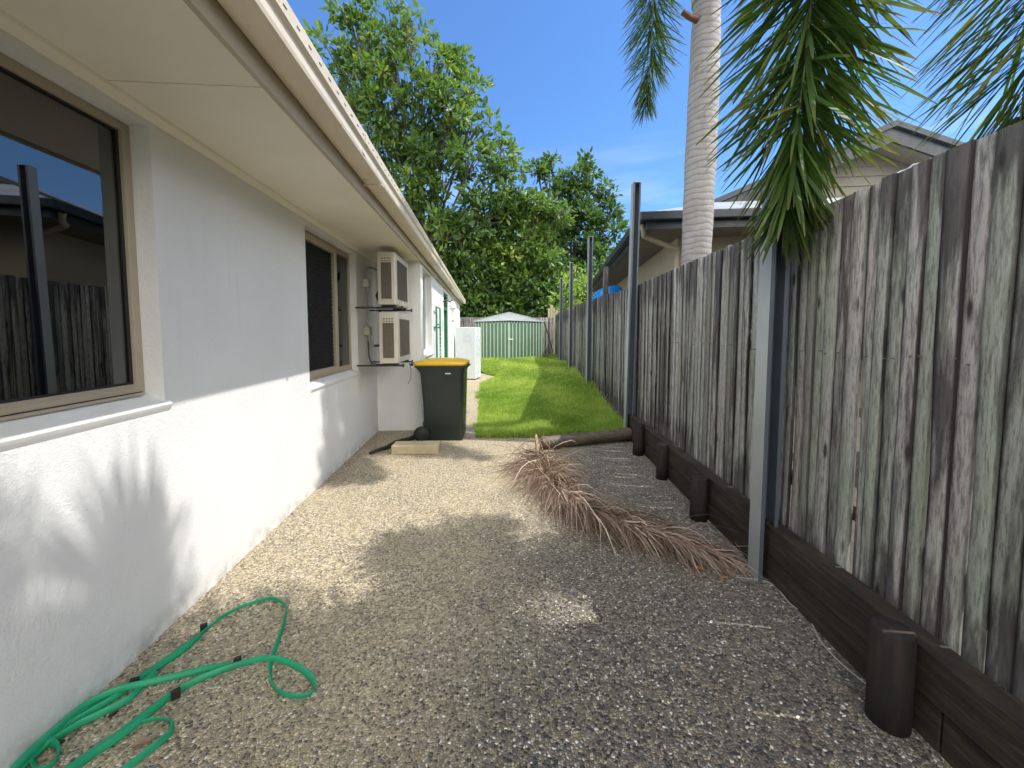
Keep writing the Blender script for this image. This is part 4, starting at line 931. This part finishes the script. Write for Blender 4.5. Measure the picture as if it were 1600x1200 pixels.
def palm_trunk(parent, pts, rad, shaft):
    s = MB(); c = catmull(pts, 30); n = len(c); rr2 = [np.interp(i/(n-1), np.linspace(0, 1, len(rad)), rad)*(1+.006*math.sin(i*1.9)+.012*math.sin(i*.37)) for i in range(n)]
    s.tube(c, rr2, 28); s.build('trunk', MT['palm_trunk'], parent)
    s = MB(); b = Vector(shaft[0]); s.tube([b, b+Vector((0, 0, .15)), b+Vector((.01, 0, .55)), b+Vector((.015, 0, .95))], [rad[-1]*1.12, rad[-1]*1.2, rad[-1]*.9, rad[-1]*.45], 20); s.build('crownshaft', MT['crownshaft'], parent)
# palm A: trunk in view behind the fence
PA = empty('palm_tree', 'foxtail palm with ringed pale trunk standing behind the fence beside the dark eave', 'palm tree', 'foxtail palms behind the fence')
TA = (2.61, 4.62)
palm_trunk(PA, [(TA[0]-.02, TA[1], .2), (TA[0]-.02, TA[1], 1.6), (TA[0]+.0, TA[1], 3.0), (TA[0]+.02, TA[1], 4.2), (TA[0]+.03, TA[1], 5.30)], [.185, .165, .168, .175, .168, .15], [(TA[0]+.03, TA[1], 5.29)])
s = MB(); b0 = Vector((TA[0]-.12, TA[1]-.06, 5.06)); s.tube([b0, b0+Vector((-.10, -.02, .0)), b0+Vector((-.19, -.03, .05))], [.045, .03, .035], 8); s.build('old_frond_stub', MT['brown'], PA)
ca = Vector((TA[0]+.03, TA[1], 5.95))
frond([ca, (2.35, 4.45, 6.6), (2.02, 4.3, 6.45), (1.84, 4.22, 5.4), (1.80, 4.20, 4.6), (1.765, 4.2, 4.05), (1.735, 4.2, 3.84)], PA, .42, .011, 620, droop=.16, wide=.01, start=.3, aspread=(26, 58), thin=(.2, .98, 0))
for az, o_, ri, dr in ((247, 1.75, 1.0, .9), (218, 1.6, .9, .9), (203, 1.9, .95, .75), (232, 1.8, 1.0, .7), (262, 1.6, 1.1, .7), (165, 1.7, 1.0, .5), (120, 1.7, 1.2, .3), (60, 1.6, 1.3, .3), (10, 1.6, 1.2, .4), (-45, 1.5, 1.2, .4), (180, 1.1, 1.5, .3), (300, 1.1, 1.4, .3)):
    frond(arch(ca, az, o_, ri, dr), PA, .36, .020, 330, droop=.3, wide=.02, start=.2)
settle(PA, (TA[0], TA[1], .2))
# palm B: crown just above the picture, its fronds hang over the fence
PB = empty('palm_tree', 'nearer foxtail palm whose big green fronds hang over the top of the fence', 'palm tree', 'foxtail palms behind the fence')
TB = (2.95, 1.15)
palm_trunk(PB, [(TB[0]+.1, TB[1], .2), (TB[0]+.06, TB[1], 1.5), (TB[0], TB[1], 3.0), (TB[0]-.02, TB[1], 4.0)], [.18, .16, .165, .15], [(TB[0]-.02, TB[1], 3.98)])
cb = Vector((TB[0]-.02, TB[1], 4.85))
frond([cb, (2.80, 1.48, 5.25), (2.36, 1.86, 5.15), (1.95, 1.98, 4.25), (1.70, 1.96, 3.3), (1.645, 1.95, 2.8), (1.60, 1.93, 2.4), (1.57, 1.92, 2.15), (1.555, 1.92, 2.06)], PB, .58, .0165, 820, start=.3, wide=.05, droop=.15, aspread=(24, 60), tipgold=.12, thin=(.25, .97, 0))
frond([cb, (3.2, 1.5, 5.35), (3.25, 1.8, 4.9), (2.98, 1.92, 4.0), (2.86, 1.9, 3.3), (2.80, 1.88, 2.75), (2.78, 1.88, 2.42)], PB, .60, .014, 430, start=.3, wide=.02, droop=.12, aspread=(34, 60), tipgold=.5, thin=(.6, .8, 0))
for az, o_, ri, dr in ((215, 2.3, .7, 1.3), (238, 2.0, .8, 1.6), (200, 2.2, .9, 1.1), (262, 2.0, .7, 1.4), (290, 1.8, .7, 1.4), (75, 1.0, 1.2, .4), (182, 1.5, 1.2, .5), (225, 1.4, 1.3, .6), (205, 1.9, 1.0, .9), (248, 1.3, .5, 1.3), (275, 1.2, .4, 1.3), (225, 1.0, .5, 1.2)):
    frond(arch(cb, az, o_, ri, dr), PB, .46, .024, 380, droop=.3, wide=.05, start=.2)
for dx_, dy_ in ((-.50, -.15), (-.72, .12), (-.30, -.45), (-.78, -.35)):
    frond([cb, cb+Vector((dx_*.5, dy_*.5, .25)), cb+Vector((dx_*.95, dy_*.95, .0)), cb+Vector((dx_*1.1, dy_*1.1, -.7)), cb+Vector((dx_*1.12, dy_*1.12, -1.35))], PB, .42, .024, 330, droop=.2, wide=.05, start=.2)
settle(PB, (TB[0], TB[1], .2))

# dead frond on the pavement
DF = empty('fallen_palm_frond', 'large dry brown palm frond lying curved on the pavement beside the log', 'palm frond')
rp = [(.60, 4.42, .20), (.585, 4.2, .10), (.56, 3.85, .07), (.55, 3.5, .09), (.57, 3.2, .12), (.64, 2.92, .13), (.80, 2.66, .12), (1.0, 2.46, .11), (1.22, 2.31, .08), (1.42, 2.20, .05)]
c, P, T, u, tot = path_samples(rp, 2100)
k = u > .10; P, T, u = P[k], T[k], u[k]; n = len(P)
ph = np.where(rng.random(n) < .78, np.where(rng.random(n) < .5, rng.uniform(-.5, .75, n), np.pi-rng.uniform(-.5, .75, n)), rng.uniform(0, np.pi, n)); al = np.radians(rng.uniform(25, 72, n))*np.where(u > .42, .62, 1); Lf = rng.uniform(.24, .58, n)*(1-.35*(u > .9))*(1+.25*(u < .35)); Wf = rng.uniform(.0035, .0085, n)
V, F, tp, m_ = leaflets(P, T, Lf, Wf, al, ph, 6, rng.uniform(.8, 1.9, n), .20, .004, False, [.6, 1, 1, .8, .7, .5, .2])
npmesh('leaflets', V, F, MT['dead'], DF, rnd=np.repeat(rng.random(n), m_), attr2=tp, smooth=True)
s = MB(); cc_ = catmull(rp, 6); s.tube(cc_, [max(.006, .019*(1-i/len(cc_))) for i in range(len(cc_))], 8); s.build('rachis', MT['dead_r'], DF)
s = MB()
for dx_, dy_, zz in ((-.15, -.03, .10), (-.19, .02, .05), (.17, -.02, .13), (.13, -.10, .06), (.05, -.16, .04)):
    a_ = Vector((.60, 4.34, .15)); e_ = a_+Vector((dx_, dy_, zz-.1)); s.tube([a_, a_.lerp(e_, .5)+Vector((0, 0, .05)), e_, e_+Vector((dx_*.2, -.03, -.05))], [.006, .005, .004, .003], 5)
pieces(s, 'sheath_fibre', MT['dead_r'], DF); settle(DF, (.58, 3.2, 0))

# ================================================================== TREES
def tree(name, label, base, blobs, leafmat_, llen, lw, ncl, nleaf, trunk_r=.25, branch=True, group=None, clr=.55, seed=1, up=.35, shell=.45):
    global rng
    rng_ = np.random.default_rng(seed); root = empty(name, label, 'tree', group); base = Vector(base)
    C_ = []; B_ = MB()
    cen = sum((Vector(b[:3]) for b in blobs), Vector())/len(blobs)
    fork = Vector((base.x*.6+cen.x*.4, base.y, base.z+(cen.z-base.z)*.42))
    if branch: B_.tube([base, base.lerp(fork, .5)+Vector((.1, .05, 0)), fork], [trunk_r, trunk_r*.8, trunk_r*.65], 12)
    for (bx, by, bz, br) in blobs:
        bc = np.array([bx, by, bz]); k = max(3, int(ncl*br*br))
        d = rng_.normal(size=(k, 3)); d[:, 1] *= .9; d /= np.linalg.norm(d, axis=1)[:, None]
        rr3 = br*(shell+(1-shell)*rng_.random(k)**.6)*(1+.18*rng_.normal(size=k)); cc = bc+d*rr3[:, None]*np.array([1, .85, .82]); C_.append(np.c_[cc, d])
        if branch:
            b_ = Vector((bx, by, bz)); md = fork.lerp(b_, .55)+Vector((rng_.normal()*.2, rng_.normal()*.2, .25*br))
            B_.tube([fork, md, b_], [trunk_r*.42, trunk_r*.25, trunk_r*.13], 7)
            for q in cc[:: max(1, k//7)]: B_.tube([md.lerp(b_, .6), Vector(q).lerp(b_, .45)+Vector((0, 0, .08)), q], [trunk_r*.13, trunk_r*.08, .012], 5)
    C_ = np.concatenate(C_); n = len(C_)*nleaf; ci = np.repeat(np.arange(len(C_)), nleaf)
    out_ = C_[ci, 3:]+np.array([0, 0, up]); dd = rng_.normal(size=(n, 3))+out_*.9; dd /= np.linalg.norm(dd, axis=1)[:, None]
    cs = clr*(.6+.8*rng_.random(len(C_)))[ci]; pos = C_[ci, :3]+dd*(cs*rng_.random(n)**.55)[:, None]*np.array([1, 1, .7])
    ld = dd+rng_.normal(size=(n, 3))*.45+np.array([0, 0, -.15]); ld /= np.linalg.norm(ld, axis=1)[:, None]
    sd = np.cross(ld, rng_.normal(size=(n, 3))*.7+np.array([0, 0, 1.])); sd /= np.linalg.norm(sd, axis=1)[:, None]; nn_ = np.cross(ld, sd)
    ll = (llen*rng_.uniform(.65, 1.25, n))[:, None]; ww = ll*lw
    V = np.stack([pos, pos+ld*ll*.35-sd*ww*.5+nn_*ww*.14, pos+ld*ll*.72-sd*ww*.4+nn_*ww*.1, pos+ld*ll, pos+ld*ll*.72+sd*ww*.4+nn_*ww*.1, pos+ld*ll*.35+sd*ww*.5+nn_*ww*.14], 1).reshape(-1, 3)
    b0 = (np.arange(n)*6)[:, None]; F = np.concatenate([b0+np.array([[0, 1, 2, 3]]), b0+np.array([[0, 3, 4, 5]])])
    crn = rng_.random(len(C_)); rd = np.clip(.25+.5*crn[ci]+rng_.normal(0, .13, n), 0, 1); hot = rng_.random(len(C_)) > .93; rd = np.where(hot[ci], np.clip(rd+.35, 0, 1), rd)
    npmesh('crown', V, F, leafmat_, root, rnd=np.repeat(rd, 6))
    if branch: B_.build('trunk', MT['bark'], root)
    settle(root, tuple(base)); return root
def bl(L_, Y0):      # crown lobes: (px, py, lobe radius in px, distance offset)
    o_ = []
    for t_ in L_:
        px_, py_, r_ = t_[:3]; dy_ = t_[3] if len(t_) > 3 else 0
        q = AY(px_, py_, Y0+dy_); o_.append((q.x, q.y, q.z, r_*(Y0+dy_)/FPX))
    return o_
T1 = bl([(545, 20, 22), (562, 60, 26, .5), (520, 75, 22), (610, 30, 24), (640, 42, 22, -.4), (600, 80, 30), (560, 110, 34), (535, 145, 34, .6), (620, 120, 34, -.6), (680, 100, 30), (715, 105, 28, .5), (735, 140, 26), (660, 150, 38),
         (600, 175, 40), (560, 190, 34, .7), (700, 175, 40, -.5), (745, 200, 30), (640, 215, 40), (690, 235, 36), (590, 235, 34, 1), (740, 250, 34, -.6), (775, 240, 28), (790, 265, 24), (640, 270, 34), (700, 285, 32), (750, 300, 30),
         (790, 300, 26), (660, 310, 22, 1), (720, 330, 26), (770, 340, 28), (500, 150, 20, 1), (655, 245, 20, 1.2), (650, 335, 30, .6), (690, 350, 26, -.4), (625, 300, 30), (720, 370, 26), (600, 280, 30), (690, 190, 26, 1.2), (620, 200, 26, 1.5)], 20)
tree('broadleaf_tree', 'tallest tree, a loose open crown rising over the gutter beyond the house', (-3.4, 21.5, .2), T1, MT['leafA'], .38, .38, 13, 24, .22, seed=3, group='trees beyond the back fence', clr=.52)
T2 = bl([(920, 262, 13), (905, 275, 14), (935, 290, 12), (948, 300, 9), (890, 285, 16), (868, 285, 14), (850, 272, 9), (838, 262, 7), (862, 250, 7), (915, 250, 8), (900, 300, 20), (870, 310, 20), (930, 320, 18), (955, 325, 14),
         (890, 335, 24), (920, 350, 24), (945, 365, 22), (870, 350, 24), (900, 380, 26), (935, 395, 24), (955, 345, 12), (865, 385, 24), (920, 420, 24), (890, 430, 24), (950, 410, 16), (840, 330, 22), (850, 370, 26), (835, 400, 26), (905, 450, 24), (870, 440, 24)], 26)
tree('broadleaf_tree', 'dense tree with upswept branch tips behind the right end of the shed', (6.3, 27, .2), T2, MT['leafB'], .40, .42, 15, 30, .28, seed=5, group='trees beyond the back fence', clr=.5)
T3 = bl([(820, 318, 24), (845, 322, 22), (798, 325, 24), (872, 335, 22), (700, 370, 24), (735, 365, 28), (770, 375, 28), (800, 350, 26), (830, 345, 26), (820, 380, 30), (790, 405, 30), (755, 410, 30), (720, 405, 28), (695, 400, 20), (850, 410, 28), (835, 445, 28), (800, 440, 30), (765, 450, 30), (730, 445, 30), (705, 430, 20),
         (725, 480, 26), (760, 485, 26), (795, 480, 26), (830, 480, 24), (858, 460, 20), (860, 490, 18), (810, 505, 20), (775, 510, 22), (735, 512, 22)], 21)
tree('broadleaf_tree', 'bushy yellow green tree straight behind the shed roof', (1.4, 22.0, .2), T3, MT['leafC'], .36, .40, 20, 28, .24, seed=7, group='trees beyond the back fence', clr=.5)
T5 = bl([(905, 430, 17), (890, 445, 16), (918, 450, 17), (900, 470, 17), (880, 465, 12), (930, 440, 14), (930, 470, 14), (912, 485, 15), (895, 490, 14), (885, 480, 12)], 16.5)
tree('young_tree', 'small bright lime green tree behind the fence posts', (4.6, 16.6, .2), T5, MT['leafD'], .17, .38, 26, 26, .08, seed=9, clr=.32)
T6 = [(-3.5, 20.5, 2.2, 1.5), (-2.0, 20.6, 1.8, 1.3), (-5, 20.6, 2.6, 1.6), (-1.2, 20.2, 1.4, 1.1), (-2.8, 20.4, 3.8, 1.5), (-1.4, 20.8, 3.4, 1.3), (-4.2, 20.4, 4.6, 1.5), (0, 20.3, 1.5, 1.1), (1.2, 20.6, 1.6, 1.2)]
tree('shrub', 'dark leafy shrub behind the back fence at the end of the house', (-2.2, 20.6, .2), T6, MT['leafB'], .26, .42, 14, 30, .12, seed=12, clr=.5)
T7 = [(2.4, 20.4, 1.6, 1.2), (3.6, 20.6, 1.8, 1.3), (5.0, 21, 2.0, 1.4), (6.4, 21.5, 2.2, 1.5), (3.0, 21, 3.4, 1.4), (4.6, 21.4, 3.8, 1.4), (6.2, 22, 4.0, 1.6), (8, 22, 2.4, 1.6), (8.2, 22.5, 4.4, 1.6)]
tree('shrub', 'dark green shrub mass behind the bright lime tree', (5, 21, .2), T7, MT['leafB'], .26, .42, 14, 30, .12, seed=13, clr=.5)

# ================================================================== NEIGHBOURING HOUSE
NB = empty('neighbour_house', 'beige house with charcoal gutters and pale metal roof beyond the fence', 'house')
NA = R(10.5); NO = Vector((2.34, 5.5, 0)); NU = Vector((math.cos(NA), -math.sin(NA), 0)); NV = Vector((math.sin(NA), math.cos(NA), 0))
def nb(u_, v_, z_): return NO+NU*u_+NV*v_+Vector((0, 0, z_))
def nbbox(mb, u0, u1, v0, v1, z0, z1):
    vs = [nb(a, b, c) for c in (z0, z1) for b in (v0, v1) for a in (u0, u1)]
    mb.add(vs, [(0,2,3,1),(4,5,7,6),(0,1,5,4),(2,6,7,3),(0,4,6,2),(1,3,7,5)])
EZ = 3.12; LU = 13; LV = 9.0
s = MB(); nbbox(s, .62, LU-.6, .62, LV-.6, .1, EZ-.2); s.build('wall', MT['nbr_wall'], NB)
s = MB(); nbbox(s, .03, LU-.03, .03, LV-.03, EZ-.215, EZ-.203); s.build('soffit', MT['nbr_soffit'], NB)
s = MB(); nbbox(s, .0, LU, .0, .03, EZ-.23, EZ-.10); nbbox(s, .0, .03, .031, LV, EZ-.23, EZ-.10); s.build('fascia', MT['nbr_dark'], NB, .003)
s = MB(); nbbox(s, -.11, LU, -.11, -.002, EZ-.12, EZ); nbbox(s, -.11, -.002, -.0, LV, EZ-.12, EZ); s.build('gutter', MT['nbr_dark'], NB, .012)
s = MB(); a_ = nb(-.02, -.02, EZ+.01); b_ = nb(LU, -.02, EZ+.01); c_ = nb(LU, LV, EZ+.01); d_ = nb(-.02, LV, EZ+.01); e_ = nb(4.4, 4.5, EZ+1.72); f_ = nb(LU-4.4, 4.5, EZ+1.72)
s.add([a_, b_, c_, d_, e_, f_], [(0, 1, 5, 4), (1, 2, 5), (2, 3, 4, 5), (3, 0, 4)]); s.build('roof', MT['zinc'], NB)
s = MB(); s.tube([nb(.02, .25, EZ-.26), nb(.3, .35, EZ-.36), nb(.60, .55, EZ-.40), nb(.60, .57, EZ-.60), nb(.60, .57, .3)], .04, 10); s.tube([nb(-.05, .12, EZ-.12), nb(.0, .16, EZ-.22), nb(.02, .25, EZ-.26)], .04, 10); pieces(s, 'downpipe', MT['nbr_wall'], NB)
s = MB(); nbbox(s, 1.5, 2.4, .57, .615, 1.4, 2.55); wn_ = s.build('window', MT['white'], NB, .004)
s = MB(); nbbox(s, 1.56, 2.34, .560, .568, 1.46, 2.49); s.build('pane', MT['glass'], wn_)
s = MB(); nbbox(s, -.0, .0, 0, 0, 0, 0) if False else None
s = MB()
for (va, vb, za, zb2) in ((3.2, 4.6, 1.3, 2.45), (6.2, 7.2, 1.5, 2.45)): nbbox(s, .57, .615, va, vb, za, zb2)
pieces(s, 'window', MT['nbr_dark'], NB, .004)
# upper gable
GV = 2.0; pk = None
for yy_ in np.arange(5.5, 8.5, .01):
    q_ = AY(1402, 187, yy_)
    if (q_-NO).dot(NV) >= GV-.46: pk = q_; break
pu = (pk-NO).dot(NU); hw = 4.0; pz = pk.z; sl_ = .415
s = MB(); n = 12; bz = EZ+.45
for k in range(14):
    za = bz+k*.17; zb3 = za+.168
    def hwid(z): return max(0, (pz-.30-z)/sl_)
    h0, h1 = min(hwid(za), hw-.1), min(hwid(zb3), hw-.1)
    if h0 <= .05: break
    vs = [nb(pu-h0, GV+.035, za), nb(pu+h0, GV+.035, za), nb(pu+h1, GV+.055, zb3), nb(pu-h1, GV+.055, zb3), nb(pu-h0, GV+.2, za), nb(pu+h0, GV+.2, za), nb(pu+h1, GV+.2, zb3), nb(pu-h1, GV+.2, zb3)]
    s.add(vs, [(0, 1, 2, 3), (0, 4, 5, 1), (1, 5, 6, 2), (3, 2, 6, 7), (0, 3, 7, 4)])
gw = s.build('gable_wall', MT['nbr_board'], NB)
def rake(du, z_up, z_lo, v0, v1, sgn):
    p_ = []
    for v_ in (v0, v1):
        p_ += [nb(pu, v_, pz-z_up), nb(pu+sgn*du, v_, pz-z_up-du*sl_), nb(pu+sgn*du, v_, pz-z_lo-du*sl_), nb(pu, v_, pz-z_lo)]
    return p_
s = MB()
for sg in (1, -1): s.add(rake(4.1, .10, .33, GV-.40, GV-.36, sg), [(0, 1, 2, 3), (4, 5, 6, 7), (0, 1, 5, 4), (3, 2, 6, 7), (1, 2, 6, 5)])
s.build('bargeboard', MT['nbr_dark'], NB)
s = MB()
for sg in (1, -1): s.add(rake(4.2, .0, .095, GV-.46, GV-.30, sg), [(0, 1, 2, 3), (4, 5, 6, 7), (0, 1, 5, 4), (3, 2, 6, 7), (1, 2, 6, 5)])
s.build('barge_capping', MT['nbr_trim'], NB)
s = MB()
for sg in (1, -1): s.add(rake(4.15, .04, .08, GV-.30, GV+7, sg), [(0, 1, 2, 3), (4, 5, 6, 7), (0, 1, 5, 4), (3, 2, 6, 7), (1, 2, 6, 5)])
s.build('upper_roof', MT['zinc'], NB)
s = MB()
for sg in (1, -1): s.add(rake(3.95, .30, .31, GV-.35, GV+.03, sg), [(0, 1, 2, 3), (4, 5, 6, 7), (0, 1, 5, 4), (3, 2, 6, 7), (1, 2, 6, 5)])
s.build('gable_soffit', MT['nbr_board'], NB)
settle(NB, tuple(NO))
# second neighbouring house wing, seen in the window reflection
N2 = empty('neighbour_house', 'single storey beige neighbour wing with grey roof beyond the near end of the fence', 'house')
s = MB(); s.span(5.2, 12, -8, 2.6, .2, 3.0); s.build('wall', MT['nbr_wall'], N2)
s = MB(); s.span(4.5, 12.5, -8.6, 3.1, 3.0, 3.2); s.build('fascia', MT['nbr_dark'], N2, .004)
s = MB(); s.add([(4.45, -8.6, 3.21), (12.5, -8.6, 3.21), (12.5, 3.15, 3.21), (4.45, 3.15, 3.21), (8.3, -5, 4.7), (8.3, -.4, 4.7)], [(0, 1, 4), (1, 2, 5, 4), (2, 3, 5), (3, 0, 4, 5)]); s.build('roof', MT['zinc'], N2); settle(N2, (8, -3, .2))

# blue cover, neighbour's timber post, white sheet
a_ = AY(922, 467, 8.6); b_ = AY(973, 453, 8.2)
BL = empty('blue_cover', 'blue plastic domed cover showing above the fence between two posts', 'cover')
s = MB(); s.smooth = True; cx_, cy_ = (a_.x+b_.x)/2+.06, 8.45; rings = []
for (rr_s, z_) in ((1.0, 2.14), (1.04, 2.155), (1.0, 2.18), (.86, 2.20), (.80, 2.22), (.70, 2.28), (.5, 2.34), (.22, 2.37)):
    rings.append([(cx_+.42*rr_s*math.cos(t), cy_+.30*rr_s*math.sin(t), z_+.09*rr_s*math.cos(t)+.05) for t in np.linspace(0, 2*math.pi, 25)[:-1]])
s.loft(rings); s.build('dome', MT['blue'], BL)
s = MB(); s.loft([[(cx_+.44*k_*math.cos(t), cy_+.32*k_*math.sin(t), 2.17+dz+.09*math.cos(t)) for t in np.linspace(0, 2*math.pi, 25)[:-1]] for (k_, dz) in ((1, -.012), (1.02, 0), (1, .012))]); s.build('rim', MT['blue'], BL)
s = MB(); s.tube([(cx_, cy_, .2), (cx_, cy_, 2.3)], .03, 10); s.build('stand', MT['galv'], BL); settle(BL, (cx_, cy_, .2))
s = MB(); q = AY(946, 465, 8.0); s.span(-.045, .045, -.045, .045, 0, 2.53); o = s.build('timber_post', MT['paling'], None, .004); o.location = (q.x+.0, 8.0, .24); tag(o, 'short grey timber post standing behind the fence in front of the blue cover', 'post')
s = MB(); s.smooth = True; V = []; F = []; nx, ny = 60, 9; r_ = random.Random(8)
for i in range(nx+1):
    t = i/nx; y = 1.64-.40*t; hgt = .055*math.sin(math.pi*min(t*1.15+.03, 1))**.5*(1+.16*math.sin(t*9.3)+.07*math.sin(t*17+1))
    for j in range(ny+1):
        a = math.pi*j/ny; V.append((fx(1.625, y)-.04*math.cos(a)+.004*math.sin(i*.33+j), y+.004*math.sin(j*2), 2.045+(hgt*.62+.03)*math.sin(a)+.003*math.sin(i*.7+j*1.7)))
for i in range(nx):
    for j in range(ny): k = i*(ny+1)+j; F.append((k, k+1, k+ny+2, k+ny+1))
SH = empty('plastic_sheet', 'crumpled white plastic sheet draped behind the top of the near fence', 'plastic sheet')
npmesh('sheet', V, F, MT['plastic_sheet'], SH, smooth=True)
s = MB(); s.box((fx(1.62, 1.45), 1.45, 1.985), (.04, .4, .03)); s.build('batten', MT['bark'], SH); settle(SH, (fx(1.62, 1.45), 1.45, 1.97))
# leaning pole beside the shed, broken palings at the far end
p0 = AY(863, 548, 16.0); p1 = AY(850, 503, 16.5); s = MB(); s.tube([p0, p0.lerp(p1, .5)+Vector((.02, 0, 0)), p1], [.03, .03, .025], 8); o = s.build('pole', MT['peg']); rebase(o, tuple(p0)); tag(o, 'thin wooden pole leaning in the gap between shed and fence', 'pole')
TP = empty('paling_screen', 'short pale broken timber screen above the far end of the fence', 'screen')
for k in range(5):
    s = MB(); q = AY(858+4*k, 480, 18.9); s.span(q.x-.055, q.x+.055, 18.9, 18.93, .24, 2.45+[.12, .28, .15, .05, .0][k]); s.build('board', MT['shed_rib'] if False else MT['nbr_wall'], TP)
settle(TP, (4.0, 18.9, .24))
